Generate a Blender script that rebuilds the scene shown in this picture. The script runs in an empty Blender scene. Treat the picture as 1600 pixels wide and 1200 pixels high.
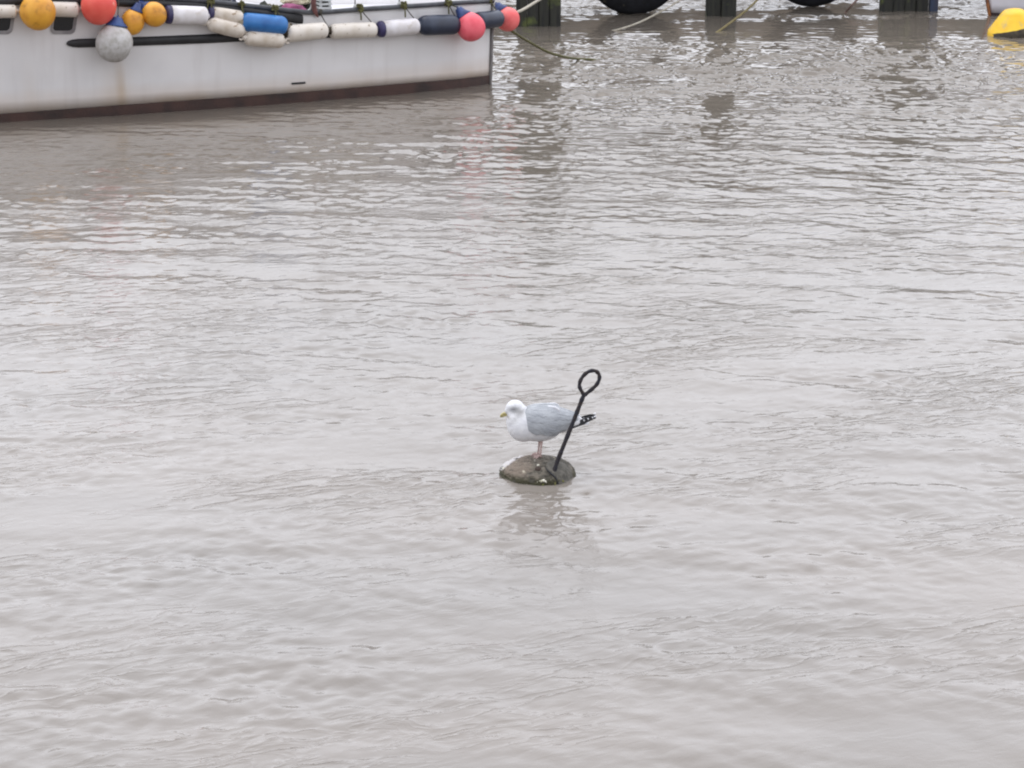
import bpy, bmesh, math, random
import numpy as np
from mathutils import Vector, Matrix
from mathutils import noise as mnoise

# ---------------------------------------------------------------- camera / light
F_PX = 3500.0                      # focal length in pixels of a 1600 px wide frame
PITCH = math.atan(950 / F_PX)      # camera looks down by this much
CAM_H = 4.2
scene = bpy.context.scene
C = scene.collection

cam_d = bpy.data.cameras.new("camera")
cam = bpy.data.objects.new("camera", cam_d)
C.objects.link(cam)
cam.location = (0, 0, CAM_H)
cam.rotation_euler = (math.pi / 2 - PITCH, 0, 0)
cam_d.sensor_width = 36.0
cam_d.lens = 36.0 * F_PX / 1600.0
cam_d.clip_start = 0.1
cam_d.clip_end = 6000
scene.camera = cam

SUN_EL, SUN_AZ = math.radians(52), math.radians(-35)   # azimuth from +Y towards +X, light from behind-left
world = bpy.data.worlds.new("World")
scene.world = world
world.use_nodes = True
wn, wl = world.node_tree.nodes, world.node_tree.links
wn.clear()
w_out = wn.new("ShaderNodeOutputWorld")
w_bg = wn.new("ShaderNodeBackground")
w_bg.inputs["Strength"].default_value = 0.132
w_sky = wn.new("ShaderNodeTexSky")
w_sky.sky_type = 'NISHITA'
w_sky.sun_disc = False
w_sky.sun_elevation = SUN_EL
w_sky.sun_rotation = SUN_AZ
w_sky.dust_density = 5.0
w_hs = wn.new("ShaderNodeHueSaturation")
w_hs.inputs["Saturation"].default_value = 0.25
w_mix = wn.new("ShaderNodeMixRGB")                   # a closed layer of cloud over the clear sky
w_mix.inputs[0].default_value = 0.86
# cloud layer: slightly brighter overhead, mottled
w_tc = wn.new("ShaderNodeTexCoord")
w_sep = wn.new("ShaderNodeSeparateXYZ")
w_mr = wn.new("ShaderNodeMapRange")
w_mr.inputs[1].default_value = 0.0; w_mr.inputs[2].default_value = 1.0
w_mr.inputs[3].default_value = 14.2; w_mr.inputs[4].default_value = 14.8
w_noi = wn.new("ShaderNodeTexNoise")
w_noi.inputs["Scale"].default_value = 2.2; w_noi.inputs["Detail"].default_value = 5
w_mr2 = wn.new("ShaderNodeMapRange")
w_mr2.inputs[1].default_value = 0.3; w_mr2.inputs[2].default_value = 0.7
w_mr2.inputs[3].default_value = 0.88; w_mr2.inputs[4].default_value = 1.1
w_mul = wn.new("ShaderNodeMath"); w_mul.operation = 'MULTIPLY'
w_col = wn.new("ShaderNodeMixRGB"); w_col.blend_type = 'MULTIPLY'
w_col.inputs[0].default_value = 1.0
w_col.inputs[1].default_value = (0.955, 0.982, 1.065, 1)
wl.new(w_tc.outputs["Generated"], w_sep.inputs[0])
wl.new(w_sep.outputs[2], w_mr.inputs[0])
wl.new(w_tc.outputs["Generated"], w_noi.inputs["Vector"])
wl.new(w_noi.outputs["Fac"], w_mr2.inputs[0])
wl.new(w_mr.outputs[0], w_mul.inputs[0]); wl.new(w_mr2.outputs[0], w_mul.inputs[1])
w_dir = wn.new("ShaderNodeVectorMath"); w_dir.operation = 'DOT_PRODUCT'   # cloud is thinner, so brighter, ahead of the camera
w_dir.inputs[1].default_value = (0.10, 0.97, 0.2)
wl.new(w_tc.outputs["Generated"], w_dir.inputs[0])
w_mr3 = wn.new("ShaderNodeMapRange"); w_mr3.inputs[1].default_value = -1.0; w_mr3.inputs[2].default_value = 1.0
w_mr3.inputs[3].default_value = 0.62; w_mr3.inputs[4].default_value = 1.30
wl.new(w_dir.outputs["Value"], w_mr3.inputs[0])
w_mul2 = wn.new("ShaderNodeMath"); w_mul2.operation = 'MULTIPLY'
wl.new(w_mul.outputs[0], w_mul2.inputs[0]); wl.new(w_mr3.outputs[0], w_mul2.inputs[1])
wl.new(w_mul2.outputs[0], w_col.inputs[2])
wl.new(w_sky.outputs[0], w_hs.inputs["Color"])
wl.new(w_hs.outputs[0], w_mix.inputs[1]); wl.new(w_col.outputs[0], w_mix.inputs[2])
wl.new(w_mix.outputs[0], w_bg.inputs["Color"])
wl.new(w_bg.outputs[0], w_out.inputs[0])

sun_d = bpy.data.lights.new("sun", 'SUN')
sun_d.energy = 0.5
sun_d.angle = math.radians(25)
sun_d.color = (1.0, 0.97, 0.93)
sun = bpy.data.objects.new("sun", sun_d)
C.objects.link(sun)
# the brightest cloud stands high, ahead and to the left
sdir = Vector((-0.30, 0.25, 1.0)).normalized()
sun.rotation_euler = sdir.to_track_quat('Z', 'Y').to_euler()
w_sky.sun_elevation = math.asin(sdir.z)
w_sky.sun_rotation = math.atan2(sdir.x, sdir.y)

scene.view_settings.view_transform = 'Standard'
scene.view_settings.look = 'None'
scene.view_settings.exposure = 0.0
scene.view_settings.gamma = 1.0
scene.view_settings.use_curve_mapping = False
scene.cycles.filter_width = 2.1
scene.cycles.max_bounces = 6
scene.cycles.use_denoising = True

# ---------------------------------------------------------------- helpers
def ray(px, py):
    v = (600 - py) / F_PX
    return Vector(((px - 800) / F_PX, math.cos(PITCH) + v * math.sin(PITCH), -math.sin(PITCH) + v * math.cos(PITCH)))
CAMP = Vector((0, 0, CAM_H))
def on_z(px, py, z=0.0):
    d = ray(px, py); return CAMP + d * ((z - CAM_H) / d.z)
def on_y(px, py, Y):
    d = ray(px, py); return CAMP + d * (Y / d.y)
def at_depth(px, py, dep):
    return CAMP + ray(px, py) * dep
def to_px(P):
    q = P - CAMP
    fwd = q.y * math.cos(PITCH) - q.z * math.sin(PITCH)
    up = q.y * math.sin(PITCH) + q.z * math.cos(PITCH)
    return 800 + F_PX * q.x / fwd, 600 - F_PX * up / fwd

def tag(o, label=None, cat=None, group=None, kind=None):
    if label: o['label'] = label
    if cat: o['category'] = cat
    if group: o['group'] = group
    if kind: o['kind'] = kind
    return o
def empty(name, loc, label, cat, group=None):
    o = bpy.data.objects.new(name, None); C.objects.link(o)
    o.empty_display_size = 0.1
    o.location = loc
    return tag(o, label, cat, group)
def link(name, bm, mats, parent=None, smooth=True, bevel=0):
    me = bpy.data.meshes.new(name)
    bmesh.ops.recalc_face_normals(bm, faces=bm.faces[:])
    bm.to_mesh(me); bm.free()
    if not isinstance(mats, (list, tuple)): mats = [mats]
    for m in mats: me.materials.append(m)
    if smooth:
        for p in me.polygons: p.use_smooth = True
    o = bpy.data.objects.new(name, me); C.objects.link(o)
    if parent is not None:
        o.parent = parent
        # geometry is given in world space: shift it to the parent's frame
        par = parent; T = Matrix.Identity(4)
        while par is not None:
            T = par.matrix_basis.copy() @ T; par = par.parent
        me.transform(T.inverted())
    if bevel:
        b = o.modifiers.new("bevel", 'BEVEL'); b.width = bevel; b.segments = 2; b.limit_method = 'ANGLE'
    return o
def frame_from(d):
    d = d.normalized()
    a = Vector((0, 0, 1)) if abs(d.z) < 0.95 else Vector((1, 0, 0))
    u = d.cross(a).normalized(); v = u.cross(d).normalized()
    return u, v
def catmull(pts, n=8):
    pts = [Vector(p) for p in pts]
    out = []
    for i in range(len(pts) - 1):
        p0 = pts[max(i - 1, 0)]; p1 = pts[i]; p2 = pts[i + 1]; p3 = pts[min(i + 2, len(pts) - 1)]
        for k in range(n):
            t = k / n
            out.append(0.5 * ((2 * p1) + (p2 - p0) * t + (2 * p0 - 5 * p1 + 4 * p2 - p3) * t * t + (3 * p1 - p0 - 3 * p2 + p3) * t ** 3))
    out.append(pts[-1])
    return out
def add_tube(bm, pts, r, seg=8, closed=False, cap=True, mat=0):
    pts = [Vector(p) for p in pts]
    n = len(pts); rings = []
    rr = r if isinstance(r, (list, tuple)) else [r] * n
    u = None
    for i, p in enumerate(pts):
        if closed: d = pts[(i + 1) % n] - pts[i - 1]
        else: d = pts[min(i + 1, n - 1)] - pts[max(i - 1, 0)]
        d.normalize()
        if u is None: u, v = frame_from(d)
        else:
            u = (u - d * u.dot(d)).normalized(); v = d.cross(u)
        rings.append([bm.verts.new(p + (u * math.cos(2 * math.pi * k / seg) + v * math.sin(2 * math.pi * k / seg)) * rr[i]) for k in range(seg)])
    m = n if closed else n - 1
    for i in range(m):
        a, b = rings[i], rings[(i + 1) % n]
        for k in range(seg):
            f = bm.faces.new((a[k], a[(k + 1) % seg], b[(k + 1) % seg], b[k])); f.material_index = mat
    if cap and not closed:
        bm.faces.new(rings[0]).material_index = mat; bm.faces.new(rings[-1][::-1]).material_index = mat
def add_lathe(bm, A, d, prof, seg=24, mat=0, u=None, sx=1.0):
    """prof: list of (distance along d, radius)"""
    d = d.normalized()
    if u is None: u, v = frame_from(d)
    else: v = d.cross(u).normalized()
    rings = []
    for (s, r) in prof:
        c = A + d * s
        if r < 1e-5: rings.append([bm.verts.new(c)])
        else: rings.append([bm.verts.new(c + (u * math.cos(2 * math.pi * k / seg) * sx + v * math.sin(2 * math.pi * k / seg)) * r) for k in range(seg)])
    for a, b in zip(rings, rings[1:]):
        if len(a) == 1 and len(b) == 1: continue
        for k in range(seg):
            k2 = (k + 1) % seg
            if len(a) == 1: f = bm.faces.new((a[0], b[k], b[k2]))
            elif len(b) == 1: f = bm.faces.new((a[k], a[k2], b[0]))
            else: f = bm.faces.new((a[k], a[k2], b[k2], b[k]))
            f.material_index = mat
    if len(rings[0]) > 1: bm.faces.new(rings[0]).material_index = mat
    if len(rings[-1]) > 1: bm.faces.new(rings[-1][::-1]).material_index = mat
def add_box(bm, c, sx, sy, sz, X=Vector((1, 0, 0)), Y=Vector((0, 1, 0)), Z=Vector((0, 0, 1)), mat=0):
    vs = [bm.verts.new(c + X * (i * sx / 2) + Y * (j * sy / 2) + Z * (k * sz / 2)) for i in (-1, 1) for j in (-1, 1) for k in (-1, 1)]
    for q in ((0, 1, 3, 2), (4, 6, 7, 5), (0, 4, 5, 1), (2, 3, 7, 6), (0, 2, 6, 4), (1, 5, 7, 3)):
        bm.faces.new([vs[i] for i in q]).material_index = mat

def srgb(r, g, b):
    f = lambda c: (c / 255) / 12.92 if c / 255 <= 0.04045 else ((c / 255 + 0.055) / 1.055) ** 2.4
    return (f(r), f(g), f(b), 1)
def mat(name, col, col2=None, rough=0.5, scale=6.0, stretch=(1, 1, 1), lo=0.4, hi=0.65, bump=0.0, bscale=40, metal=0.0, spec=0.5,
        spot=None, spot_scale=14, spot_lo=0.66, spot_hi=0.72, detail=6):
    m = bpy.data.materials.new(name); m.use_nodes = True
    n, l = m.node_tree.nodes, m.node_tree.links
    b = n["Principled BSDF"]
    b.inputs["Roughness"].default_value = rough
    b.inputs["Metallic"].default_value = metal
    b.inputs["Specular IOR Level"].default_value = spec
    tc = n.new("ShaderNodeTexCoord"); mp = n.new("ShaderNodeMapping")
    mp.inputs["Scale"].default_value = stretch
    l.new(tc.outputs["Object"], mp.inputs["Vector"])
    col = tuple(col) + ((1,) if len(col) == 3 else ())
    if col2 is None: col2 = tuple(c * 0.75 for c in col[:3]) + (1,)
    col2 = tuple(col2) + ((1,) if len(col2) == 3 else ())
    no = n.new("ShaderNodeTexNoise"); no.inputs["Scale"].default_value = scale; no.inputs["Detail"].default_value = detail
    l.new(mp.outputs[0], no.inputs["Vector"])
    rp = n.new("ShaderNodeMapRange"); rp.inputs[1].default_value = lo; rp.inputs[2].default_value = hi
    l.new(no.outputs["Fac"], rp.inputs[0])
    mx = n.new("ShaderNodeMixRGB"); mx.inputs[1].default_value = col; mx.inputs[2].default_value = col2
    l.new(rp.outputs[0], mx.inputs[0])
    last = mx
    if spot:
        no2 = n.new("ShaderNodeTexNoise"); no2.inputs["Scale"].default_value = spot_scale; no2.inputs["Detail"].default_value = 4
        l.new(tc.outputs["Object"], no2.inputs["Vector"])
        rp2 = n.new("ShaderNodeMapRange"); rp2.inputs[1].default_value = spot_lo; rp2.inputs[2].default_value = spot_hi
        l.new(no2.outputs["Fac"], rp2.inputs[0])
        mx2 = n.new("ShaderNodeMixRGB"); mx2.inputs[2].default_value = tuple(spot) + ((1,) if len(spot) == 3 else ())
        l.new(rp2.outputs[0], mx2.inputs[0]); l.new(mx.outputs[0], mx2.inputs[1]); last = mx2
    l.new(last.outputs[0], b.inputs["Base Color"])
    if bump:
        nb = n.new("ShaderNodeTexNoise"); nb.inputs["Scale"].default_value = bscale; nb.inputs["Detail"].default_value = 6
        l.new(mp.outputs[0], nb.inputs["Vector"])
        bp = n.new("ShaderNodeBump"); bp.inputs["Strength"].default_value = bump; bp.inputs["Distance"].default_value = 0.02
        l.new(nb.outputs["Fac"], bp.inputs["Height"]); l.new(bp.outputs[0], b.inputs["Normal"])
    m["last"] = last.name
    return m

# ---------------------------------------------------------------- water
AX = math.radians(19.0)                      # boat heading
BOW = on_z(765, 131); BOW.z = 0
A_AFT = Vector((-math.cos(AX), -math.sin(AX), 0))
N_OUT = Vector((math.sin(AX), -math.cos(AX), 0))       # towards the camera side
_HB = [(0, 0.0), (0.25, 0.16), (0.6, 0.32), (1.35, 0.575), (2.1, 0.755), (2.86, 0.92), (4.0, 1.14), (5.0, 1.30), (6.97, 1.47), (9.0, 1.58), (12.0, 1.50)]
_hbx = np.array([a for a, b in _HB]); _hby = np.array([b for a, b in _HB])
def hb0(t):
    # smoothed interpolation of the waterline half breadth
    s = 0.0
    for d in (-0.24, -0.12, 0, 0.12, 0.24):
        s += float(np.interp(max(t + d * min(1, t), 0), _hbx, _hby))
    return s / 5
def half_breadth(t, z):
    if t < 0: return 0.0
    return hb0(t) * (1 + 0.03 * z) + 0.05 * z * min(1, t / 1.5)

BUOY = on_z(840, 741)

def water_height(X, Y):
    rng = np.random.default_rng(11)
    Hh = np.zeros_like(X)
    R = np.hypot(X, Y)
    cell = 0.00125 * np.maximum(Y, 9)
    # slow patch fields
    def patch(seed, L):
        g = np.random.default_rng(seed); a = np.zeros_like(X)
        for i in range(14):
            th = g.uniform(0, 2 * np.pi); k = 2 * np.pi / (L * g.uniform(0.6, 1.8))
            a += np.cos(k * (np.cos(th) * X * 0.55 + np.sin(th) * Y) + g.uniform(0, 6.28))
        return a / np.sqrt(14)
    pa = patch(3, 5.0); pb = patch(5, 2.2); pc = patch(8, 1.1)
    # calm water against the hull
    dx = X - BOW.x; dy = Y - BOW.y
    t = dx * A_AFT.x + dy * A_AFT.y
    b = dx * N_OUT.x + dy * N_OUT.y
    hb = np.interp(t, _hbx, _hby)
    dist = np.where(t > 0, b - hb, np.hypot(t, b))
    calm = 0.20 + 0.80 * np.clip(np.where(t > -0.6, dist, 9) / 3.0, 0, 1) ** 1.2
    # far water gets choppier short ripples around the jetty
    far = np.clip((Y - 24) / 8, 0, 1) * np.clip((X + 2) / 3, 0, 1) * (1 - 0.75 * np.clip((Y - 36.0) / 1.5, 0, 1) * np.clip((41.5 - Y) / 1.5, 0, 1))
    Yw = Y + 0.9 * pb + 0.5 * pc + 0.5 * np.sin(X * 1.7)
    lee = 1 - 0.84 * np.clip((Yw - 35.6) / 2.6, 0, 1) * np.clip((42.6 - Yw) / 2.0, 0, 1)    # slack water in the lee of the piles
    far0 = np.clip((Y - 18) / 10, 0, 1)
    n = 170
    for i in range(n):
        u = (i + rng.uniform()) / n
        L = 0.10 * (2.4 / 0.10) ** u
        th = np.radians(rng.normal(-110, 50 if L < 0.45 else 36))       # direction of travel: towards the camera and left
        k = 2 * np.pi / L
        slope = (0.0125 * (L / 0.5) ** -0.18 if L < 0.8 else 0.0115 * (L / 0.8) ** -2.0) 
        a = slope / k
        amp = a * np.clip(L / cell / 2.6 - 0.9, 0, 1)
        short = 0.66 + 0.20 * far0 + 1.25 * np.clip((Y + 1.2 * pb - 27.5) / 6.5, 0, 1)
        if L < 0.45: mod = short * np.clip(0.85 + 0.36 * pc + 0.30 * pb, 0.15, 1.9) * (1 + 0.9 * far)
        elif L < 0.9: mod = (0.36 + 0.22 * far0) * np.clip(0.85 + 0.35 * pa + 0.2 * pb, 0.1, 2.0) * (1 + 0.3 * far)
        else: mod = 0.6
        ph = rng.uniform(0, 2 * np.pi)
        arg = k * (np.cos(th) * X + np.sin(th) * Y) + ph + 0.9 * pb * (0.3 + 0.7 * (L < 1))
        # slightly cusped crests
        s = np.sin(arg)
        Hh += amp * mod * (s + 0.22 * np.cos(2 * arg))
    Hh *= calm * lee
    # ripples the moored float throws off down-current (towards the camera)
    bx = X - BUOY.x; by = Y - BUOY.y
    rr = np.hypot(bx, by) + 1e-6
    down = np.clip(0.5 - by / rr * 0.9, 0, 1)
    ring = 0.0042 * np.exp(-np.maximum(rr - 0.23, 0) / 0.6) * np.sin(2 * np.pi * (rr - 0.23) / 0.135 + 1.3 * pc) * down * (0.6 + 0.5 * np.cos(6 * np.arctan2(by, bx) + pb * 2))
    Hh += ring * np.clip((rr - 0.15) / 0.1, 0, 1)
    fade = np.clip((0.36 * np.maximum(Y, 9) - np.abs(X)) / 1.0, 0, 1) * np.clip((Y - 6) / 2, 0, 1) * np.clip((75 - Y) / 15, 0, 1)
    return Hh * fade

def build_water():
    ys = [-60, -20, -5, 2, 5, 6.5, 7.5]
    y = 8.2
    while y < 60: ys.append(y); y *= 1.00125
    ys += [62, 65, 70, 80, 100, 150, 300, 800, 2500]
    ys = np.array(ys)
    core = np.linspace(-0.30, 0.30, 860)
    us = np.concatenate([[-60, -12, -4, -2, -1, -0.6, -0.45, -0.38, -0.34], core, [0.34, 0.38, 0.45, 0.6, 1, 2, 4, 12, 60]])
    U, Y = np.meshgrid(us, ys)
    X = U * np.clip(Y, 9, 60)
    Z = water_height(X, Y)
    nr, nc = X.shape
    co = np.stack([X, Y, Z], -1).reshape(-1, 3)
    idx = np.arange(nr * nc).reshape(nr, nc)
    fc = np.stack([idx[:-1, :-1], idx[:-1, 1:], idx[1:, 1:], idx[1:, :-1]], -1).reshape(-1, 4)
    me = bpy.data.meshes.new("water")
    me.vertices.add(len(co)); me.vertices.foreach_set("co", co.ravel())
    me.loops.add(fc.size); me.loops.foreach_set("vertex_index", fc.ravel())
    me.polygons.add(len(fc))
    me.polygons.foreach_set("loop_start", np.arange(len(fc)) * 4)
    me.polygons.foreach_set("loop_total", np.full(len(fc), 4))
    me.update(calc_edges=True)
    me.polygons.foreach_set("use_smooth", np.ones(len(fc), bool))
    o = bpy.data.objects.new("water", me); C.objects.link(o)
    m = bpy.data.materials.new("muddy_river_water"); m.use_nodes = True
    n, l = m.node_tree.nodes, m.node_tree.links
    b = n["Principled BSDF"]
    b.inputs["Roughness"].default_value = 0.08
    b.inputs["IOR"].default_value = 1.333
    tc = n.new("ShaderNodeTexCoord")
    # silt: slow clouds of paler and browner mud
    sm = n.new("ShaderNodeMapping"); sm.inputs["Scale"].default_value = (0.25, 0.5, 1)
    l.new(tc.outputs["Object"], sm.inputs["Vector"])
    sn = n.new("ShaderNodeTexNoise"); sn.inputs["Scale"].default_value = 1.0; sn.inputs["Detail"].default_value = 4
    l.new(sm.outputs[0], sn.inputs["Vector"])
    sr = n.new("ShaderNodeMapRange"); sr.inputs[1].default_value = 0.35; sr.inputs[2].default_value = 0.65
    l.new(sn.outputs["Fac"], sr.inputs[0])
    sx = n.new("ShaderNodeMixRGB"); sx.inputs[1].default_value = (0.195, 0.177, 0.158, 1); sx.inputs[2].default_value = (0.228, 0.202, 0.178, 1)
    l.new(sr.outputs[0], sx.inputs[0])
    # base colour runs from paler near the camera to darker brown farther out
    sz = n.new("ShaderNodeSeparateXYZ"); l.new(tc.outputs["Object"], sz.inputs[0])
    sw = n.new("ShaderNodeMath"); sw.operation = 'MULTIPLY_ADD'; sw.inputs[1].default_value = 6.0
    l.new(sn.outputs["Fac"], sw.inputs[0]); l.new(sz.outputs[1], sw.inputs[2])
    sq = n.new("ShaderNodeMapRange"); sq.inputs[1].default_value = 13.0; sq.inputs[2].default_value = 25.0
    l.new(sw.outputs[0], sq.inputs[0])
    sv = n.new("ShaderNodeMixRGB"); sv.inputs[2].default_value = (0.166, 0.143, 0.118, 1)
    l.new(sq.outputs[0], sv.inputs[0]); l.new(sx.outputs[0], sv.inputs[1]); l.new(sv.outputs[0], b.inputs["Base Color"])
    # capillary ripples: thin creases grouped in patches, running across the current
    def mapping(scale, rot):
        q = n.new("ShaderNodeMapping"); q.vector_type = 'TEXTURE'
        q.inputs["Rotation"].default_value = (0, 0, rot)
        q.inputs["Scale"].default_value = scale
        l.new(tc.outputs["Object"], q.inputs["Vector"]); return q
    def noise_(mp, sc, det, dist=0.0, rgh=0.5):
        q = n.new("ShaderNodeTexNoise"); q.inputs["Scale"].default_value = sc; q.inputs["Detail"].default_value = det
        q.inputs["Distortion"].default_value = dist; q.inputs["Roughness"].default_value = rgh
        l.new(mp.outputs[0], q.inputs["Vector"]); return q
    def math_(op, a, bb=None, c=None):
        q = n.new("ShaderNodeMath"); q.operation = op
        for i, v in enumerate((a, bb, c)):
            if v is None: continue
            if isinstance(v, (int, float)): q.inputs[i].default_value = v
            else: l.new(v, q.inputs[i])
        return q.outputs[0]
    m1 = mapping((2.6, 1, 1), math.radians(22))
    f1 = noise_(m1, 7.0, 3, 0.6)
    ridge = math_('SUBTRACT', 1.0, math_('MULTIPLY', math_('ABSOLUTE', math_('SUBTRACT', f1.outputs["Fac"], 0.5)), 9.0))
    ridge = math_('POWER', math_('MAXIMUM', ridge, 0.0), 1.6)
    m2 = mapping((2.0, 1, 1), math.radians(14))
    pm = noise_(m2, 0.9, 4, 0.3)
    pr = n.new("ShaderNodeMapRange"); pr.inputs[1].default_value = 0.44; pr.inputs[2].default_value = 0.66
    l.new(pm.outputs["Fac"], pr.inputs[0])
    fine = noise_(mapping((1.9, 1, 1), math.radians(24)), 13.0, 4, 0.5, 0.6)
    hsum = math_('ADD', math_('MULTIPLY', math_('MULTIPLY', ridge, pr.outputs[0]), 0.0042),
                 math_('MULTIPLY', fine.outputs["Fac"], 0.0036))
    sy = n.new("ShaderNodeSeparateXYZ"); l.new(tc.outputs["Object"], sy.inputs[0])
    wob = noise_(mapping((3.0, 1, 1), 0.1), 0.5, 4)
    ysh = math_('ADD', sy.outputs[1], math_('MULTIPLY', math_('SUBTRACT', wob.outputs["Fac"], 0.5), 5.0))
    for lo_, hi_, to_ in ((18.0, 27.0, 0.2), (35.6, 38.2, 0.5)):      # finest chop dies out up river and in the jetty's lee
        lr = n.new("ShaderNodeMapRange"); lr.inputs[1].default_value = lo_; lr.inputs[2].default_value = hi_; lr.inputs[3].default_value = 1.0; lr.inputs[4].default_value = to_
        l.new(ysh, lr.inputs[0])
        hsum = math_('MULTIPLY', hsum, lr.outputs[0])
    fl = n.new("ShaderNodeVectorMath"); fl.operation = 'SUBTRACT'; fl.inputs[1].default_value = (BUOY.x, BUOY.y - 0.55, 0)   # sheltered patch behind the float
    l.new(tc.outputs["Object"], fl.inputs[0])
    fm = n.new("ShaderNodeVectorMath"); fm.operation = 'MULTIPLY'; fm.inputs[1].default_value = (2.2, 0.9, 0); l.new(fl.outputs[0], fm.inputs[0])
    fd = n.new("ShaderNodeVectorMath"); fd.operation = 'LENGTH'; l.new(fm.outputs[0], fd.inputs[0])
    fr = n.new("ShaderNodeMapRange"); fr.inputs[1].default_value = 0.35; fr.inputs[2].default_value = 1.1; fr.inputs[3].default_value = 0.3; fr.inputs[4].default_value = 1.0
    l.new(fd.outputs["Value"], fr.inputs[0])
    hsum = math_('MULTIPLY', hsum, fr.outputs[0])
    bp = n.new("ShaderNodeBump"); bp.inputs["Strength"].default_value = 1.0; bp.inputs["Distance"].default_value = 1.0
    l.new(hsum, bp.inputs["Height"]); l.new(bp.outputs[0], b.inputs["Normal"])
    me.materials.append(m)
    o['kind'] = 'structure'
    return o
build_water()

# far bank of the river, beyond the top of the frame: it is what the distant water mirrors
def river_bank():
    bm = bmesh.new()
    xs = [-260 + 4 * i for i in range(131)]
    prof = [(66, -1.0), (67.5, 0.6), (69.5, 1.7), (70.5, 3.8), (71.2, 6.0), (74, 6.5), (90, 6.6), (2400, 7)]
    rows = []
    for x in xs:
        w = 1.4 * mnoise.noise(Vector((x * 0.03, 0, 0))); h = 0.5 * mnoise.noise(Vector((x * 0.07, 4, 0)))
        rows.append([bm.verts.new((x * (1 if k < 7 else 12), y + w * (k < 7) + 0.3 * mnoise.noise(Vector((x * .3, y, 1))), z + h * (0 < k < 7))) for k, (y, z) in enumerate(prof)])
    for a, b in zip(rows, rows[1:]):
        for k in range(len(prof) - 1): bm.faces.new((a[k], b[k], b[k + 1], a[k + 1]))
    o = link("river_bank", bm, mat("dark_mud_bank", srgb(96, 84, 72), srgb(62, 58, 48), rough=0.9, scale=0.5, bump=0.5, bscale=2))
    o['kind'] = 'structure'
river_bank()

# ---------------------------------------------------------------- boat
def hull_pt(t, z, off=0.0):
    """point on the near side of the hull at distance t aft of the stem"""
    b = half_breadth(t, z)
    e = 0.03
    nb = (half_breadth(t + e, z) - half_breadth(max(t - e, 0), z)) / (e + min(t, e))
    nrm = (N_OUT - A_AFT * nb).normalized()
    rake = -0.03 * z
    return BOW + A_AFT * (t + rake) + N_OUT * b + Vector((0, 0, z)) + nrm * off
def hit(px, py, off=0.0):
    """where the line of sight meets the hull's near side, 'off' metres outside it"""
    d = ray(px, py)
    lo, hi = 22.0, 36.0
    def g(s):
        P = CAMP + d * s; q = P - BOW
        t = q.dot(A_AFT) + 0.03 * P.z; b = q.dot(N_OUT)
        if t < 0: return 1.0 if b > off + t * 0.5 else -1.0
        h = half_breadth(t, P.z)
        nb = (half_breadth(t + .03, P.z) - half_breadth(max(t - .03, 0), P.z)) / (.03 + min(t, .03))
        return (b - h) / math.sqrt(1 + nb * nb) - off
    for _ in range(50):
        mid = (lo + hi) / 2
        if g(mid) > 0: lo = mid
        else: hi = mid
    return CAMP + d * lo
def tz(P):
    q = P - BOW
    return q.dot(A_AFT) + 0.03 * P.z, P.z

gun_px = [(-60, -22), (0, -15), (100, -13), (240, -6), (320, 1), (380, 8), (430, 13.5), (470, 19), (495, 20), (560, 14.5), (640, 9.5), (720, 4), (768, 1)]
gun = sorted(tz(hit(x, y, 0.02)) for x, y in gun_px)
gun = [(0.0, gun[0][1])] + gun + [(12.2, gun[-1][1] + 0.05)]
def gunz(t): return float(np.interp(t, [a for a, b in gun], [b for a, b in gun]))
boot_px = [(0, 178), (240, 160.5), (480, 143), (640, 129.5), (762, 118)]
boot = sorted(tz(hit(x, y, 0)) for x, y in boot_px)
def bootz(t): return float(np.interp(t, [a for a, b in boot], [b for a, b in boot]))

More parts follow.
